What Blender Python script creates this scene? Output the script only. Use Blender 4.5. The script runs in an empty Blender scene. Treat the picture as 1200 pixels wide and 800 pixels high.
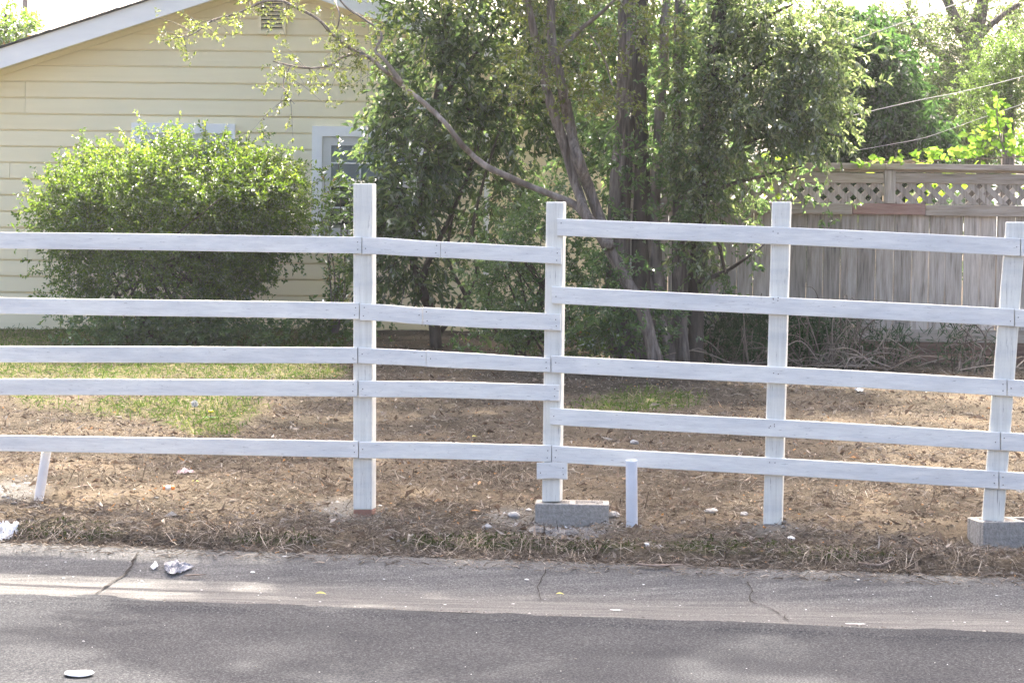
import bpy, bmesh, math, random
import numpy as np
from mathutils import Vector, Matrix

scn = bpy.context.scene
COL = scn.collection
R = math.radians
DENOISE = True

# ------------------------------------------------------------------ camera
F_PX = 2960.0                      # focal length in pixels of the 1200 px wide photograph
PITCH, ROLL, EYE = 0.0459, 0.0120, 1.60
fwd = Vector((0, math.cos(PITCH), -math.sin(PITCH)))
r0 = Vector((1, 0, 0)); u0 = r0.cross(fwd)
rgt = (r0 * math.cos(ROLL) + u0 * math.sin(ROLL)).normalized()
upv = rgt.cross(fwd).normalized()
cam_d = bpy.data.cameras.new('camera'); cam = bpy.data.objects.new('camera', cam_d); COL.objects.link(cam)
M = Matrix((rgt, upv, -fwd)).transposed().to_4x4(); M.translation = Vector((0, 0, EYE))
cam.matrix_world = M
cam_d.sensor_width = 36.0; cam_d.lens = 36.0 * F_PX / 1200.0
cam_d.clip_start = 0.05; cam_d.clip_end = 2000
scn.camera = cam

# ------------------------------------------------------------------ light
SUN_EL, SUN_AZ = 47.0, 2.5         # azimuth to the right of straight ahead: back light
w = bpy.data.worlds.new('World'); scn.world = w; w.use_nodes = True
wn = w.node_tree; wn.nodes.clear()
sky = wn.nodes.new('ShaderNodeTexSky'); sky.sky_type = 'NISHITA'; sky.sun_disc = False
sky.sun_elevation = R(SUN_EL); sky.sun_rotation = R(SUN_AZ)
sky.air_density = 0.7; sky.dust_density = 8.0; sky.ozone_density = 0.0
bg = wn.nodes.new('ShaderNodeBackground'); bg.inputs[1].default_value = 0.15
wo = wn.nodes.new('ShaderNodeOutputWorld')
wn.links.new(sky.outputs[0], bg.inputs[0]); wn.links.new(bg.outputs[0], wo.inputs[0])
sun_d = bpy.data.lights.new('sun', 'SUN'); sun_d.energy = 3.3; sun_d.angle = R(0.5); sun_d.color = (1, .93, .82)
sun = bpy.data.objects.new('sun', sun_d); COL.objects.link(sun)
sdir = Vector((math.sin(R(SUN_AZ)) * math.cos(R(SUN_EL)), math.cos(R(SUN_AZ)) * math.cos(R(SUN_EL)), math.sin(R(SUN_EL))))
sun.rotation_euler = sdir.to_track_quat('Z', 'Y').to_euler()
scn.view_settings.view_transform = 'Standard'; scn.view_settings.look = 'None'
scn.view_settings.gamma = 1.0; scn.view_settings.exposure = 2.58
try:
    scn.cycles.use_denoising = DENOISE
    scn.cycles.max_bounces = 10; scn.cycles.diffuse_bounces = 5; scn.cycles.transparent_max_bounces = 8
    scn.cycles.transmission_bounces = 8; scn.cycles.caustics_reflective = False; scn.cycles.caustics_refractive = False
except Exception:
    pass

# ------------------------------------------------------------------ geometry helpers
PSI = math.atan(0.17)              # the street runs a little toward the camera on the right
US = Vector((math.cos(PSI), -math.sin(PSI), 0)); VS = Vector((math.sin(PSI), math.cos(PSI), 0))
EYEV = Vector((0, 0, EYE))

def ray(px, py):
    return (fwd * F_PX + rgt * (px - 600.0) + upv * (400.0 - py)).normalized()
def P(px, py, Y):                   # the point seen at a pixel at distance Y
    d = ray(px, py); return EYEV + d * (Y / d.y)
def pxm(Y): return F_PX / Y         # pixels per metre at distance Y
def project(p):                     # arrays (n,3) -> pixel coordinates
    q = np.asarray(p, float) - np.array([0, 0, EYE])
    z = q @ np.array(fwd); x = q @ np.array(rgt); y = q @ np.array(upv)
    return 600 + F_PX * x / z, 400 - F_PX * y / z

def _hash(ix, iy, seed):
    n = (ix.astype(np.int64) * 374761393 + iy.astype(np.int64) * 668265263 + seed * 1442695041) & 0xffffffff
    n = ((n ^ (n >> 13)) * 1274126177) & 0xffffffff
    return ((n ^ (n >> 16)) & 0xffff) / 65535.0
def vnoise(x, y, seed=0):
    x = np.asarray(x, float); y = np.asarray(y, float)
    ix = np.floor(x); iy = np.floor(y); fx = x - ix; fy = y - iy
    fx = fx * fx * (3 - 2 * fx); fy = fy * fy * (3 - 2 * fy)
    a = _hash(ix, iy, seed); b = _hash(ix + 1, iy, seed); c = _hash(ix, iy + 1, seed); d = _hash(ix + 1, iy + 1, seed)
    return (a * (1 - fx) + b * fx) * (1 - fy) + (c * (1 - fx) + d * fx) * fy
def fbm(x, y, seed=0, oct=4):
    t = 0; amp = 0.5
    for k in range(oct):
        t = t + amp * vnoise(np.asarray(x) * 2 ** k, np.asarray(y) * 2 ** k, seed + k); amp *= .5
    return t                        # about 0..1

T_GUT, T_BACK, T_FENCE = 10.19, 11.10, 12.0
def st(X, Y): return X * US.x + Y * US.y, X * VS.x + Y * VS.y
def xy(s, t): return s * US.x + t * VS.x, s * US.y + t * VS.y
PROF_T = [0, 11.08, 11.17, 11.26, 11.50, 12.0, 13.0, 24.0, 40.0, 300.0]
PROF_Z = [.095, .095, .10, .150, .168, .20, .235, .62, .66, .66]
def ground_h(X, Y):
    s, t = st(np.asarray(X, float), np.asarray(Y, float))
    wob = (fbm(s * 1.7, t * .3, 11, 3) - .45) * .16
    tt = np.where(t < 13, t + wob * np.clip((t - 11.08) / .15, 0, 1) * np.clip((13 - t) / 1.2, 0, 1), t)
    h = np.interp(tt, PROF_T, PROF_Z)
    fade = np.clip((t - 11.12) / .25, 0, 1)
    h = h + fade * ((fbm(s * 1.1, t * 1.1, 3, 3) - .45) * .06 + (fbm(s * 7, t * 7, 5, 3) - .45) * .035 + (vnoise(s * 38, t * 38, 9) - .5) * .012)
    for (gx, gy, a, rr) in MOUNDS:
        h = h + a * np.exp(-((np.asarray(X) - gx) ** 2 + (np.asarray(Y) - gy) ** 2) / (rr * rr))
    return h
MOUNDS = []
def gz(X, Y): return float(ground_h(np.array([X]), np.array([Y]))[0])
def G(px, py, h=None):              # ground point under a pixel
    d = ray(px, py)
    lo = 3.0
    if h is not None:
        return EYEV + d * ((h - EYE) / d.z)
    Ys = np.linspace(8, 40, 1200)
    pts = np.array(EYEV)[None] + np.array(d)[None] * (Ys / d.y)[:, None]
    hh = road_or_ground(pts[:, 0], pts[:, 1])
    k = int(np.argmax(pts[:, 2] < hh))
    return Vector((pts[k, 0], pts[k, 1], hh[k]))
GUT_T = [-50, 10.17, 10.20, 10.70, 10.82, 10.92, 11.00, 11.06, 11.14]
GUT_Z = [0, 0.0, .004, -.012, .004, .045, .080, .097, .100]
def gutter_h(t): return np.interp(t, GUT_T, GUT_Z)
def road_or_ground(X, Y):
    s, t = st(np.asarray(X, float), np.asarray(Y, float))
    return np.where(t < T_BACK, gutter_h(t), ground_h(X, Y))

# ------------------------------------------------------------------ object helpers
def new_mesh(name, V, Fs, mat=None, parent=None, smooth=False):
    """V (n,3); Fs an (m,3|4) int array, or a list of such arrays"""
    me = bpy.data.meshes.new(name)
    if not isinstance(Fs, list): Fs = [Fs]
    V = np.asarray(V, np.float32).reshape(-1, 3)
    loops = np.concatenate([np.asarray(f, np.int32).ravel() for f in Fs])
    tot = np.concatenate([np.full(len(f), np.asarray(f).shape[1], np.int32) for f in Fs])
    start = np.concatenate([[0], np.cumsum(tot)[:-1]]).astype(np.int32)
    me.vertices.add(len(V)); me.vertices.foreach_set('co', V.ravel())
    me.loops.add(len(loops)); me.loops.foreach_set('vertex_index', loops)
    me.polygons.add(len(tot)); me.polygons.foreach_set('loop_start', start)
    me.polygons.foreach_set('use_smooth', np.full(len(tot), smooth, bool))
    me.update(calc_edges=True); me.validate()
    o = bpy.data.objects.new(name, me); COL.objects.link(o)
    if mat: me.materials.append(mat)
    if parent: attach(o, parent)
    return o
def attach(o, parent):
    o.parent = parent
    o.matrix_parent_inverse = mw(parent).inverted()
def mw(o):
    m = o.matrix_basis.copy()
    return m if o.parent is None else mw(o.parent) @ o.matrix_parent_inverse @ m
def from_bm(name, bm, mat=None, parent=None, smooth=False):
    me = bpy.data.meshes.new(name); bm.to_mesh(me); bm.free()
    if smooth:
        for p in me.polygons: p.use_smooth = True
    o = bpy.data.objects.new(name, me); COL.objects.link(o)
    if mat: me.materials.append(mat)
    if parent: attach(o, parent)
    return o
def tag(o, label=None, cat=None, group=None, kind=None):
    if label: o['label'] = label
    if cat: o['category'] = cat
    if group: o['group'] = group
    if kind: o['kind'] = kind
    return o
def empty(name, loc, label=None, cat=None, group=None, parent=None):
    o = bpy.data.objects.new(name, None); COL.objects.link(o); o.location = loc; o.empty_display_size = .1
    if parent: attach(o, parent)
    return tag(o, label, cat, group)

def hexa(name, c8, mat, parent=None, bevel=0.0):
    """a box given by its eight corners: 4 of the front face (counter-clockwise seen from the front, from bottom left), then 4 behind"""
    bm = bmesh.new(); v = [bm.verts.new(c) for c in c8]
    for f in ((0, 1, 2, 3), (5, 4, 7, 6), (4, 0, 3, 7), (1, 5, 6, 2), (3, 2, 6, 7), (4, 5, 1, 0)):
        bm.faces.new([v[i] for i in f])
    if bevel:
        bmesh.ops.bevel(bm, geom=list(bm.edges), offset=bevel, segments=1, affect='EDGES')
    return from_bm(name, bm, mat, parent)
def box(name, x0, x1, y0, y1, z0, z1, mat, parent=None, bevel=0.0):
    return hexa(name, [(x0, y0, z0), (x1, y0, z0), (x1, y0, z1), (x0, y0, z1), (x0, y1, z0), (x1, y1, z0), (x1, y1, z1), (x0, y1, z1)], mat, parent, bevel)
def pix_box(name, x0, x1, ytop, ybot, Y, depth, mat, parent=None, bevel=0.0):
    """upright box standing at distance Y, its front face spanning these pixels"""
    a = P(x0, ybot, Y); b = P(x1, ytop, Y)
    c = P((x0 + x1) / 2, ybot, Y); d = P((x0 + x1) / 2, ytop, Y)
    return box(name, a.x, b.x, Y, Y + depth, c.z, d.z, mat, parent, bevel)

def smooth_path(pts, radii, k=5):
    pts = np.array([tuple(p) for p in pts], float); radii = np.array(radii, float)
    if len(pts) < 3: return pts, radii
    q = np.vstack([2 * pts[0] - pts[1], pts, 2 * pts[-1] - pts[-2]]); out = []; rr = []
    for i in range(len(pts) - 1):
        p0, p1, p2, p3 = q[i], q[i + 1], q[i + 2], q[i + 3]
        for j in range(k):
            t = j / k
            out.append(.5 * ((2 * p1) + (-p0 + p2) * t + (2 * p0 - 5 * p1 + 4 * p2 - p3) * t * t + (-p0 + 3 * p1 - 3 * p2 + p3) * t ** 3))
            rr.append(radii[i] * (1 - t) + radii[i + 1] * t)
    out.append(pts[-1]); rr.append(radii[-1])
    return np.array(out), np.array(rr)
def tube_arrays(pts, radii, n=8, lump=0.0, seed=0, k=5):
    p, r = smooth_path(pts, radii, k)
    m = len(p); tan = np.gradient(p, axis=0); tan /= np.linalg.norm(tan, axis=1)[:, None] + 1e-9
    ref = np.array([.3, 1, .2]); side = np.cross(tan, ref); side /= np.linalg.norm(side, axis=1)[:, None] + 1e-9
    up = np.cross(side, tan)
    a = np.linspace(0, 2 * np.pi, n, endpoint=False)
    rad = np.repeat(r[:, None], n, 1)
    if lump:
        g = np.arange(m)[:, None]; h = np.arange(n)[None]
        rad = rad * (1 + lump * (vnoise(g * .35 + 0 * h, h * 2.3 + 0 * g + seed * 7, seed) - .5) * 2)
    V = p[:, None] + rad[..., None] * (np.cos(a)[None, :, None] * side[:, None] + np.sin(a)[None, :, None] * up[:, None])
    V = V.reshape(-1, 3)
    i = np.arange(m - 1)[:, None] * n; j = np.arange(n)[None]; j2 = (j + 1) % n
    Fq = np.stack([i + j, i + j2, i + n + j2, i + n + j], -1).reshape(-1, 4)
    return V, Fq
def join(arrs):
    Vs, Fs, off = [], [], 0
    for V, Fq in arrs:
        Vs.append(V); Fs.append(np.asarray(Fq) + off); off += len(V)
    return np.vstack(Vs), np.vstack(Fs)
def tube(name, pts, radii, mat, parent=None, n=8, lump=0.0, seed=0):
    V, Fq = tube_arrays(pts, radii, n, lump, seed)
    m = len(V) // n
    cap = [np.array([list(range(n))[::-1]]), np.array([[len(V) - n + i for i in range(n)]])]
    return new_mesh(name, V, [Fq] + cap, mat, parent, smooth=True)

# ------------------------------------------------------------------ materials
def nodes(name):
    m = bpy.data.materials.new(name); m.use_nodes = True
    nt = m.node_tree; nt.nodes.clear()
    out = nt.nodes.new('ShaderNodeOutputMaterial')
    def N(t, **kw):
        n = nt.nodes.new(t)
        for k, v in kw.items():
            if k.startswith('_'): setattr(n, k[1:], v)
            else: n.inputs[k.replace('_', ' ')].default_value = v
        return n
    L = lambda a, b: nt.links.new(a, b)
    return m, out, N, L
def ramp(N, stops):
    r = N('ShaderNodeValToRGB'); el = r.color_ramp.elements
    while len(el) < len(stops): el.new(.5)
    for e, (p, c) in zip(el, stops):
        e.position = p; e.color = (*c, 1) if len(c) == 3 else c
    return r
def coords(N, L, scale=(1, 1, 1), obj=True):
    tc = N('ShaderNodeTexCoord'); mp = N('ShaderNodeMapping'); mp.inputs['Scale'].default_value = scale
    L(tc.outputs['Object' if obj else 'Generated'], mp.inputs[0]); return mp.outputs[0]
def solid(name, stops, scale=(8, 8, 8), rough=.7, bump=.2, bscale=40, detail=6, dist=.02, island=None, spec=.3):
    """noise-varied material: ramp over a noise, finer bump"""
    m, out, N, L = nodes(name)
    co = coords(N, L, scale)
    n = N('ShaderNodeTexNoise', Scale=1.0, Detail=float(detail), Roughness=.65); L(co, n.inputs['Vector'])
    r = ramp(N, stops); L(n.outputs[0], r.inputs[0]); col = r.outputs[0]
    if island:
        g = N('ShaderNodeObjectInfo'); mr = N('ShaderNodeMapRange'); mr.inputs[3].default_value = 1 - island; mr.inputs[4].default_value = 1 + island
        L(g.outputs['Random'], mr.inputs[0])
        mx = N('ShaderNodeMix', _data_type='RGBA', _blend_type='MULTIPLY'); mx.inputs[0].default_value = 1
        L(col, mx.inputs[6]); cc = N('ShaderNodeCombineColor')
        for q in range(3): L(mr.outputs[0], cc.inputs[q])
        L(cc.outputs[0], mx.inputs[7]); col = mx.outputs[2]
    b = N('ShaderNodeBsdfPrincipled', Roughness=rough); b.inputs['Specular IOR Level'].default_value = spec
    L(col, b.inputs['Base Color'])
    n2 = N('ShaderNodeTexNoise', Scale=float(bscale), Detail=4.0); 
    co2 = coords(N, L, tuple(s / max(scale) for s in scale)); L(co2, n2.inputs['Vector'])
    bp = N('ShaderNodeBump', Strength=bump, Distance=dist); L(n2.outputs[0], bp.inputs['Height']); L(bp.outputs[0], b.inputs['Normal'])
    L(b.outputs[0], out.inputs[0]); return m
def leaf_mat(name, stops, trans=.4, tint=(.88, 1.0, .62), gloss=.10, rough=.35):
    m, out, N, L = nodes(name)
    g = N('ShaderNodeNewGeometry'); r = ramp(N, stops); L(g.outputs['Random Per Island'], r.inputs[0])
    d = N('ShaderNodeBsdfDiffuse'); L(r.outputs[0], d.inputs[0])
    t = N('ShaderNodeBsdfTranslucent'); mx = N('ShaderNodeMix', _data_type='RGBA', _blend_type='MULTIPLY'); mx.inputs[0].default_value = 1
    L(r.outputs[0], mx.inputs[6]); mx.inputs[7].default_value = (*[c * 2.5 for c in tint], 1); L(mx.outputs[2], t.inputs[0])
    a = N('ShaderNodeMixShader'); a.inputs[0].default_value = trans; L(d.outputs[0], a.inputs[1]); L(t.outputs[0], a.inputs[2])
    gl = N('ShaderNodeBsdfGlossy', Roughness=rough); gl.inputs[0].default_value = (1, 1, 1, 1)
    lw = N('ShaderNodeFresnel', IOR=1.4); mm = N('ShaderNodeMath', _operation='MULTIPLY'); L(lw.outputs[0], mm.inputs[0]); mm.inputs[1].default_value = gloss * 8
    b = N('ShaderNodeMixShader'); L(mm.outputs[0], b.inputs[0]); L(a.outputs[0], b.inputs[1]); L(gl.outputs[0], b.inputs[2])
    L(b.outputs[0], out.inputs[0]); return m
def island_mat(name, stops, rough=.8, trans=0.0):
    m, out, N, L = nodes(name)
    g = N('ShaderNodeNewGeometry'); r = ramp(N, stops); L(g.outputs['Random Per Island'], r.inputs[0])
    d = N('ShaderNodeBsdfDiffuse'); L(r.outputs[0], d.inputs[0])
    if trans:
        t = N('ShaderNodeBsdfTranslucent'); L(r.outputs[0], t.inputs[0]); a = N('ShaderNodeMixShader'); a.inputs[0].default_value = trans
        L(d.outputs[0], a.inputs[1]); L(t.outputs[0], a.inputs[2]); L(a.outputs[0], out.inputs[0])
    else: L(d.outputs[0], out.inputs[0])
    return m

def paint_mat(name, base, dark, scale, wear=.565):
    """white paint brushed on rough sawn wood: soft streaks along the grain, a few bare cracks"""
    m, out, N, L = nodes(name)
    co = coords(N, L, scale)
    n = N('ShaderNodeTexNoise', Scale=1.0, Detail=8.0, Roughness=.7); L(co, n.inputs['Vector'])
    r = ramp(N, [(.3, dark), (.62, base)]); L(n.outputs[0], r.inputs[0])
    big = N('ShaderNodeTexNoise', Scale=1.0, Detail=5.0, Roughness=.6); L(coords(N, L, (1.6, 3, 9)), big.inputs['Vector'])
    rb = ramp(N, [(.36, (.83, .845, .87)), (.5, (.95, .95, .95)), (.64, (1.02, 1.02, 1.0))]); L(big.outputs[0], rb.inputs[0])
    mx = N('ShaderNodeMix', _data_type='RGBA', _blend_type='MULTIPLY'); mx.inputs[0].default_value = 1; L(r.outputs[0], mx.inputs[6]); L(rb.outputs[0], mx.inputs[7])
    # bare wood where the paint has flaked
    n3 = N('ShaderNodeTexNoise', Scale=1.0, Detail=5.0, Roughness=.75); L(coords(N, L, tuple(s * 2.5 for s in scale)), n3.inputs['Vector'])
    r3 = ramp(N, [(wear + .06, (0, 0, 0)), (wear + .11, (1, 1, 1))]); L(n3.outputs[0], r3.inputs[0])
    m2 = N('ShaderNodeMix', _data_type='RGBA'); L(r3.outputs[0], m2.inputs[0]); L(mx.outputs[2], m2.inputs[6]); m2.inputs[7].default_value = (.36, .33, .30, 1)
    b = N('ShaderNodeBsdfPrincipled', Roughness=.55); b.inputs['Specular IOR Level'].default_value = .35; L(m2.outputs[2], b.inputs['Base Color'])
    bp = N('ShaderNodeBump', Strength=.35, Distance=.004); L(n.outputs[0], bp.inputs['Height']); L(bp.outputs[0], b.inputs['Normal'])
    L(b.outputs[0], out.inputs[0]); return m

MAT = {}
MAT['rail'] = paint_mat('white_rail_paint', (.86, .84, .79), (.70, .685, .65), (3, 40, 60))
MAT['post'] = paint_mat('white_post_paint', (.81, .79, .72), (.66, .64, .57), (60, 60, 2.5), .55)
MAT['pvc'] = solid('grey_white_pipe', [(.3, (.60, .62, .66)), (.7, (.72, .74, .78))], (5, 5, 5), .4, .05)
MAT['primer'] = solid('bare_red_wood', [(.3, (.22, .10, .07)), (.7, (.32, .17, .12))], (20, 20, 4))
MAT['siding'] = solid('cream_siding_paint', [(.3, (.82, .735, .505)), (.7, (.86, .785, .56))], (.6, 3, 9), .6, .12, 25, spec=.25, island=.03)
MAT['trim'] = solid('pale_trim_paint', [(.3, (.84, .84, .83)), (.7, (.90, .90, .88))], (3, 3, 3), .5, .05)
MAT['fascia'] = solid('fascia_paint', [(.35, (.80, .80, .81)), (.7, (.87, .87, .87))], (2, 2, 12), .55, .08)
MAT['roof'] = solid('dark_shingle', [(.3, (.05, .05, .055)), (.7, (.13, .12, .12))], (12, 12, 12), .9, .4)
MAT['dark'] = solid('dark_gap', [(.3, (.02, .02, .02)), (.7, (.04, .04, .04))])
MAT['blind'] = solid('blind', [(.3, (.60, .62, .65)), (.7, (.68, .70, .72))])
MAT['wood'] = solid('weathered_board', [(.25, (.13, .11, .09)), (.46, (.36, .315, .265)), (.72, (.53, .48, .425))], (42, 42, 3.2), .85, .5, 60, dist=.006, island=.32)
MAT['wood_h'] = solid('weathered_rail', [(.25, (.17, .135, .105)), (.46, (.355, .30, .24)), (.72, (.48, .42, .36))], (3.2, 42, 42), .85, .5, 60, dist=.006, island=.12)
MAT['wood_red'] = solid('reddish_board', [(.3, (.25, .14, .11)), (.7, (.36, .24, .20))], (4, 30, 30), .85, .4)
MAT['kick'] = solid('dark_brown_board', [(.3, (.10, .06, .045)), (.7, (.19, .12, .09))], (4, 30, 30), .9, .4)
MAT['concrete'] = solid('grey_concrete_block', [(.28, (.19, .175, .155)), (.5, (.31, .29, .262)), (.72, (.42, .395, .36))], (60, 60, 60), .95, .9, 120, dist=.006)
MAT['mortar'] = solid('rough_mortar', [(.25, (.13, .12, .11)), (.5, (.22, .205, .19)), (.75, (.31, .29, .27))], (30, 30, 30), .95, .9, 90, dist=.015)
MAT['stone'] = solid('grey_stone', [(.3, (.30, .29, .28)), (.7, (.45, .44, .43))], (20, 20, 20), .9, .5)
MAT['white'] = solid('white_paper', [(.3, (.56, .56, .56)), (.7, (.68, .68, .68))], (9, 9, 9), .6, .1)
MAT['bark'] = solid('brown_grey_bark', [(.28, (.05, .042, .036)), (.5, (.15, .126, .108)), (.72, (.29, .25, .22))], (34, 34, 3.5), .95, 1.0, 30, dist=.05)
MAT['bark_pale'] = solid('pale_smooth_bark', [(.28, (.09, .075, .064)), (.5, (.19, .16, .14)), (.7, (.34, .30, .27))], (16, 16, 3.5), .85, .5, 25, dist=.015)
MAT['bark_dark'] = solid('dark_bark', [(.3, (.05, .04, .035)), (.7, (.11, .09, .075))], (20, 20, 5), .95, .7)
MAT['dry'] = island_mat('dry_stems', [(0, (.10, .078, .065)), (.5, (.21, .17, .14)), (1, (.42, .36, .30))])

# asphalt
def asphalt():
    m, out, N, L = nodes('old_asphalt'); co = coords(N, L)
    a = N('ShaderNodeTexNoise', Scale=110.0, Detail=4.0, Roughness=.8); L(co, a.inputs['Vector'])
    ra = ramp(N, [(.3, (.013, .014, .0158)), (.5, (.042, .044, .048)), (.72, (.135, .136, .141))]); L(a.outputs[0], ra.inputs[0])
    b_ = N('ShaderNodeTexNoise', Scale=1.3, Detail=6.0); L(co, b_.inputs['Vector'])
    rb = ramp(N, [(.3, (.78, .78, .80)), (.7, (1.22, 1.2, 1.18))]); L(b_.outputs[0], rb.inputs[0])
    mx = N('ShaderNodeMix', _data_type='RGBA', _blend_type='MULTIPLY'); mx.inputs[0].default_value = 1; L(ra.outputs[0], mx.inputs[6]); L(rb.outputs[0], mx.inputs[7])
    # scattered light chips
    v = N('ShaderNodeTexVoronoi', Scale=55.0); L(co, v.inputs['Vector'])
    rv = ramp(N, [(.04, (1, 1, 1)), (.09, (0, 0, 0))]); L(v.outputs['Distance'], rv.inputs[0])
    vn = N('ShaderNodeTexNoise', Scale=9.0); L(co, vn.inputs['Vector']); rn = ramp(N, [(.55, (0, 0, 0)), (.65, (.7, .7, .7))]); L(vn.outputs[0], rn.inputs[0])
    mm = N('ShaderNodeMath', _operation='MULTIPLY'); L(rv.outputs[0], mm.inputs[0]); L(rn.outputs[0], mm.inputs[1])
    m2 = N('ShaderNodeMix', _data_type='RGBA'); L(mm.outputs[0], m2.inputs[0]); L(mx.outputs[2], m2.inputs[6]); m2.inputs[7].default_value = (.3, .29, .28, 1)
    p = N('ShaderNodeBsdfPrincipled', Roughness=1.0); p.inputs['Specular IOR Level'].default_value = .03; L(m2.outputs[2], p.inputs['Base Color'])
    bp = N('ShaderNodeBump', Strength=.7, Distance=.006); L(a.outputs[0], bp.inputs['Height']); L(bp.outputs[0], p.inputs['Normal'])
    L(p.outputs[0], out.inputs[0]); return m
def gutter_mat():
    m, out, N, L = nodes('worn_concrete'); co = coords(N, L)
    a = N('ShaderNodeTexNoise', Scale=120.0, Detail=4.0, Roughness=.8); L(co, a.inputs['Vector'])
    ra = ramp(N, [(.28, (.05, .049, .048)), (.52, (.125, .122, .119)), (.75, (.27, .264, .258))]); L(a.outputs[0], ra.inputs[0])
    s_ = N('ShaderNodeTexNoise', Scale=1.0, Detail=6.0, Roughness=.7)
    tc = N('ShaderNodeTexCoord'); mp = N('ShaderNodeMapping'); mp.inputs['Rotation'].default_value = (0, 0, PSI); mp.inputs['Scale'].default_value = (1.5, 14, 1)
    L(tc.outputs['Object'], mp.inputs[0]); L(mp.outputs[0], s_.inputs['Vector'])
    rs = ramp(N, [(.3, (.66, .66, .67)), (.5, (.96, .955, .95)), (.7, (1.34, 1.32, 1.28))]); L(s_.outputs[0], rs.inputs[0])
    mx = N('ShaderNodeMix', _data_type='RGBA', _blend_type='MULTIPLY'); mx.inputs[0].default_value = 1; L(ra.outputs[0], mx.inputs[6]); L(rs.outputs[0], mx.inputs[7])
    p = N('ShaderNodeBsdfPrincipled', Roughness=1.0); p.inputs['Specular IOR Level'].default_value = .03; L(mx.outputs[2], p.inputs['Base Color'])
    bp = N('ShaderNodeBump', Strength=.6, Distance=.006); L(a.outputs[0], bp.inputs['Height']); L(bp.outputs[0], p.inputs['Normal'])
    L(p.outputs[0], out.inputs[0]); return m
def dirt_mat():
    m, out, N, L = nodes('dry_soil'); co = coords(N, L)
    a = N('ShaderNodeTexNoise', Scale=70.0, Detail=6.0, Roughness=.8); L(co, a.inputs['Vector'])
    ra = ramp(N, [(.28, (.046, .037, .028)), (.5, (.114, .092, .069)), (.75, (.24, .205, .165))]); L(a.outputs[0], ra.inputs[0])
    b_ = N('ShaderNodeTexNoise', Scale=1.6, Detail=5.0); L(co, b_.inputs['Vector'])
    rb = ramp(N, [(.36, (.58, .59, .58)), (.5, (.95, .95, .93)), (.64, (1.35, 1.30, 1.2))]); L(b_.outputs[0], rb.inputs[0])
    mx = N('ShaderNodeMix', _data_type='RGBA', _blend_type='MULTIPLY'); mx.inputs[0].default_value = 1; L(ra.outputs[0], mx.inputs[6]); L(rb.outputs[0], mx.inputs[7])
    def layer(prev, attr, c0, c1, sc):
        at = N('ShaderNodeAttribute', _attribute_name=attr)
        n = N('ShaderNodeTexNoise', Scale=sc, Detail=4.0); L(co, n.inputs['Vector']); r = ramp(N, [(.3, c0), (.7, c1)]); L(n.outputs[0], r.inputs[0])
        x = N('ShaderNodeMix', _data_type='RGBA'); L(at.outputs['Fac'], x.inputs[0]); L(prev, x.inputs[6]); L(r.outputs[0], x.inputs[7]); return x.outputs[2]
    c = layer(mx.outputs[2], 'grass_mask', (.075, .075, .035), (.19, .165, .095), 22.0)
    c = layer(c, 'gravel_mask', (.10, .095, .087), (.21, .20, .185), 90.0)
    c = layer(c, 'moss_mask', (.025, .035, .012), (.07, .085, .03), 40.0)
    p = N('ShaderNodeBsdfPrincipled', Roughness=.95); p.inputs['Specular IOR Level'].default_value = .02; L(c, p.inputs['Base Color'])
    bp = N('ShaderNodeBump', Strength=.9, Distance=.02); L(a.outputs[0], bp.inputs['Height']); L(bp.outputs[0], p.inputs['Normal'])
    L(p.outputs[0], out.inputs[0]); return m
MAT['asphalt'] = asphalt(); MAT['gutter'] = gutter_mat(); MAT['dirt'] = dirt_mat()

# ------------------------------------------------------------------ where the ground is grassy, gravelly, mossy (world masks)
def blob(px, py, cx, cy, rx, ry): return np.exp(-(((px - cx) / rx) ** 2 + ((py - cy) / ry) ** 2))
def masks(X, Y):
    z = ground_h(X, Y); px, py = project(np.stack([X, Y, z], -1))
    s, t = st(X, Y); n = fbm(s * 2.3, t * 1.5, 21, 4)
    g = 1.3 * np.clip((430 - px) / 60, 0, 1) * np.clip((py - 378) / 18, 0, 1) * np.clip((452 - py) / 14, 0, 1)
    g = np.where((px < 330) & (py > 448), .0, g)
    for (cx, cy, rx, ry, a) in ((150, 478, 70, 14, 1.0), (255, 480, 55, 22, 1.1), (40, 470, 30, 10, .7), (250, 503, 40, 10, .8), (760, 468, 70, 14, .9), (700, 480, 60, 10, .5), (30, 383, 60, 8, .8)):
        g = g + a * blob(px, py, cx, cy, rx, ry)
    g = np.clip((g * (0.35 + 1.3 * n) - .28) * 2.2, 0, 1) * (t > 13)
    gr = np.zeros_like(px)
    for (cx, cy, rx, ry, a) in ((405, 598, 42, 16, 1.3), (20, 575, 40, 18, 1.1), (905, 620, 45, 16, 1.1), (665, 612, 75, 18, 1.2), (590, 605, 30, 14, .6)):
        gr = gr + a * blob(px, py, cx, cy, rx, ry)
    gr = np.clip((gr * (.4 + n) - .3) * 1.8, 0, 1)
    mo = np.zeros_like(px)
    for (cx, cy, rx, ry, a) in ((75, 622, 60, 11, 1.9), (545, 634, 80, 10, 1.7), (320, 632, 70, 8, 1.2), (850, 640, 80, 9, 1.4), (690, 640, 60, 8, 1.0), (1000, 650, 80, 8, .9)):
        mo = mo + a * blob(px, py, cx, cy, rx, ry)
    mo = np.clip((mo * (.4 + n) - .3) * 2, 0, 1)
    return g, gr, mo, px, py

for (x_, y_, a_, r_) in ((425, 600, .02, .25), (905, 616, .03, .25), (668, 614, .03, .30), (15, 590, .05, .25)):
    pz = EYEV + ray(x_, y_) * ((.2 - EYE) / ray(x_, y_).z); MOUNDS.append((pz.x, pz.y, a_, r_))

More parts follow.
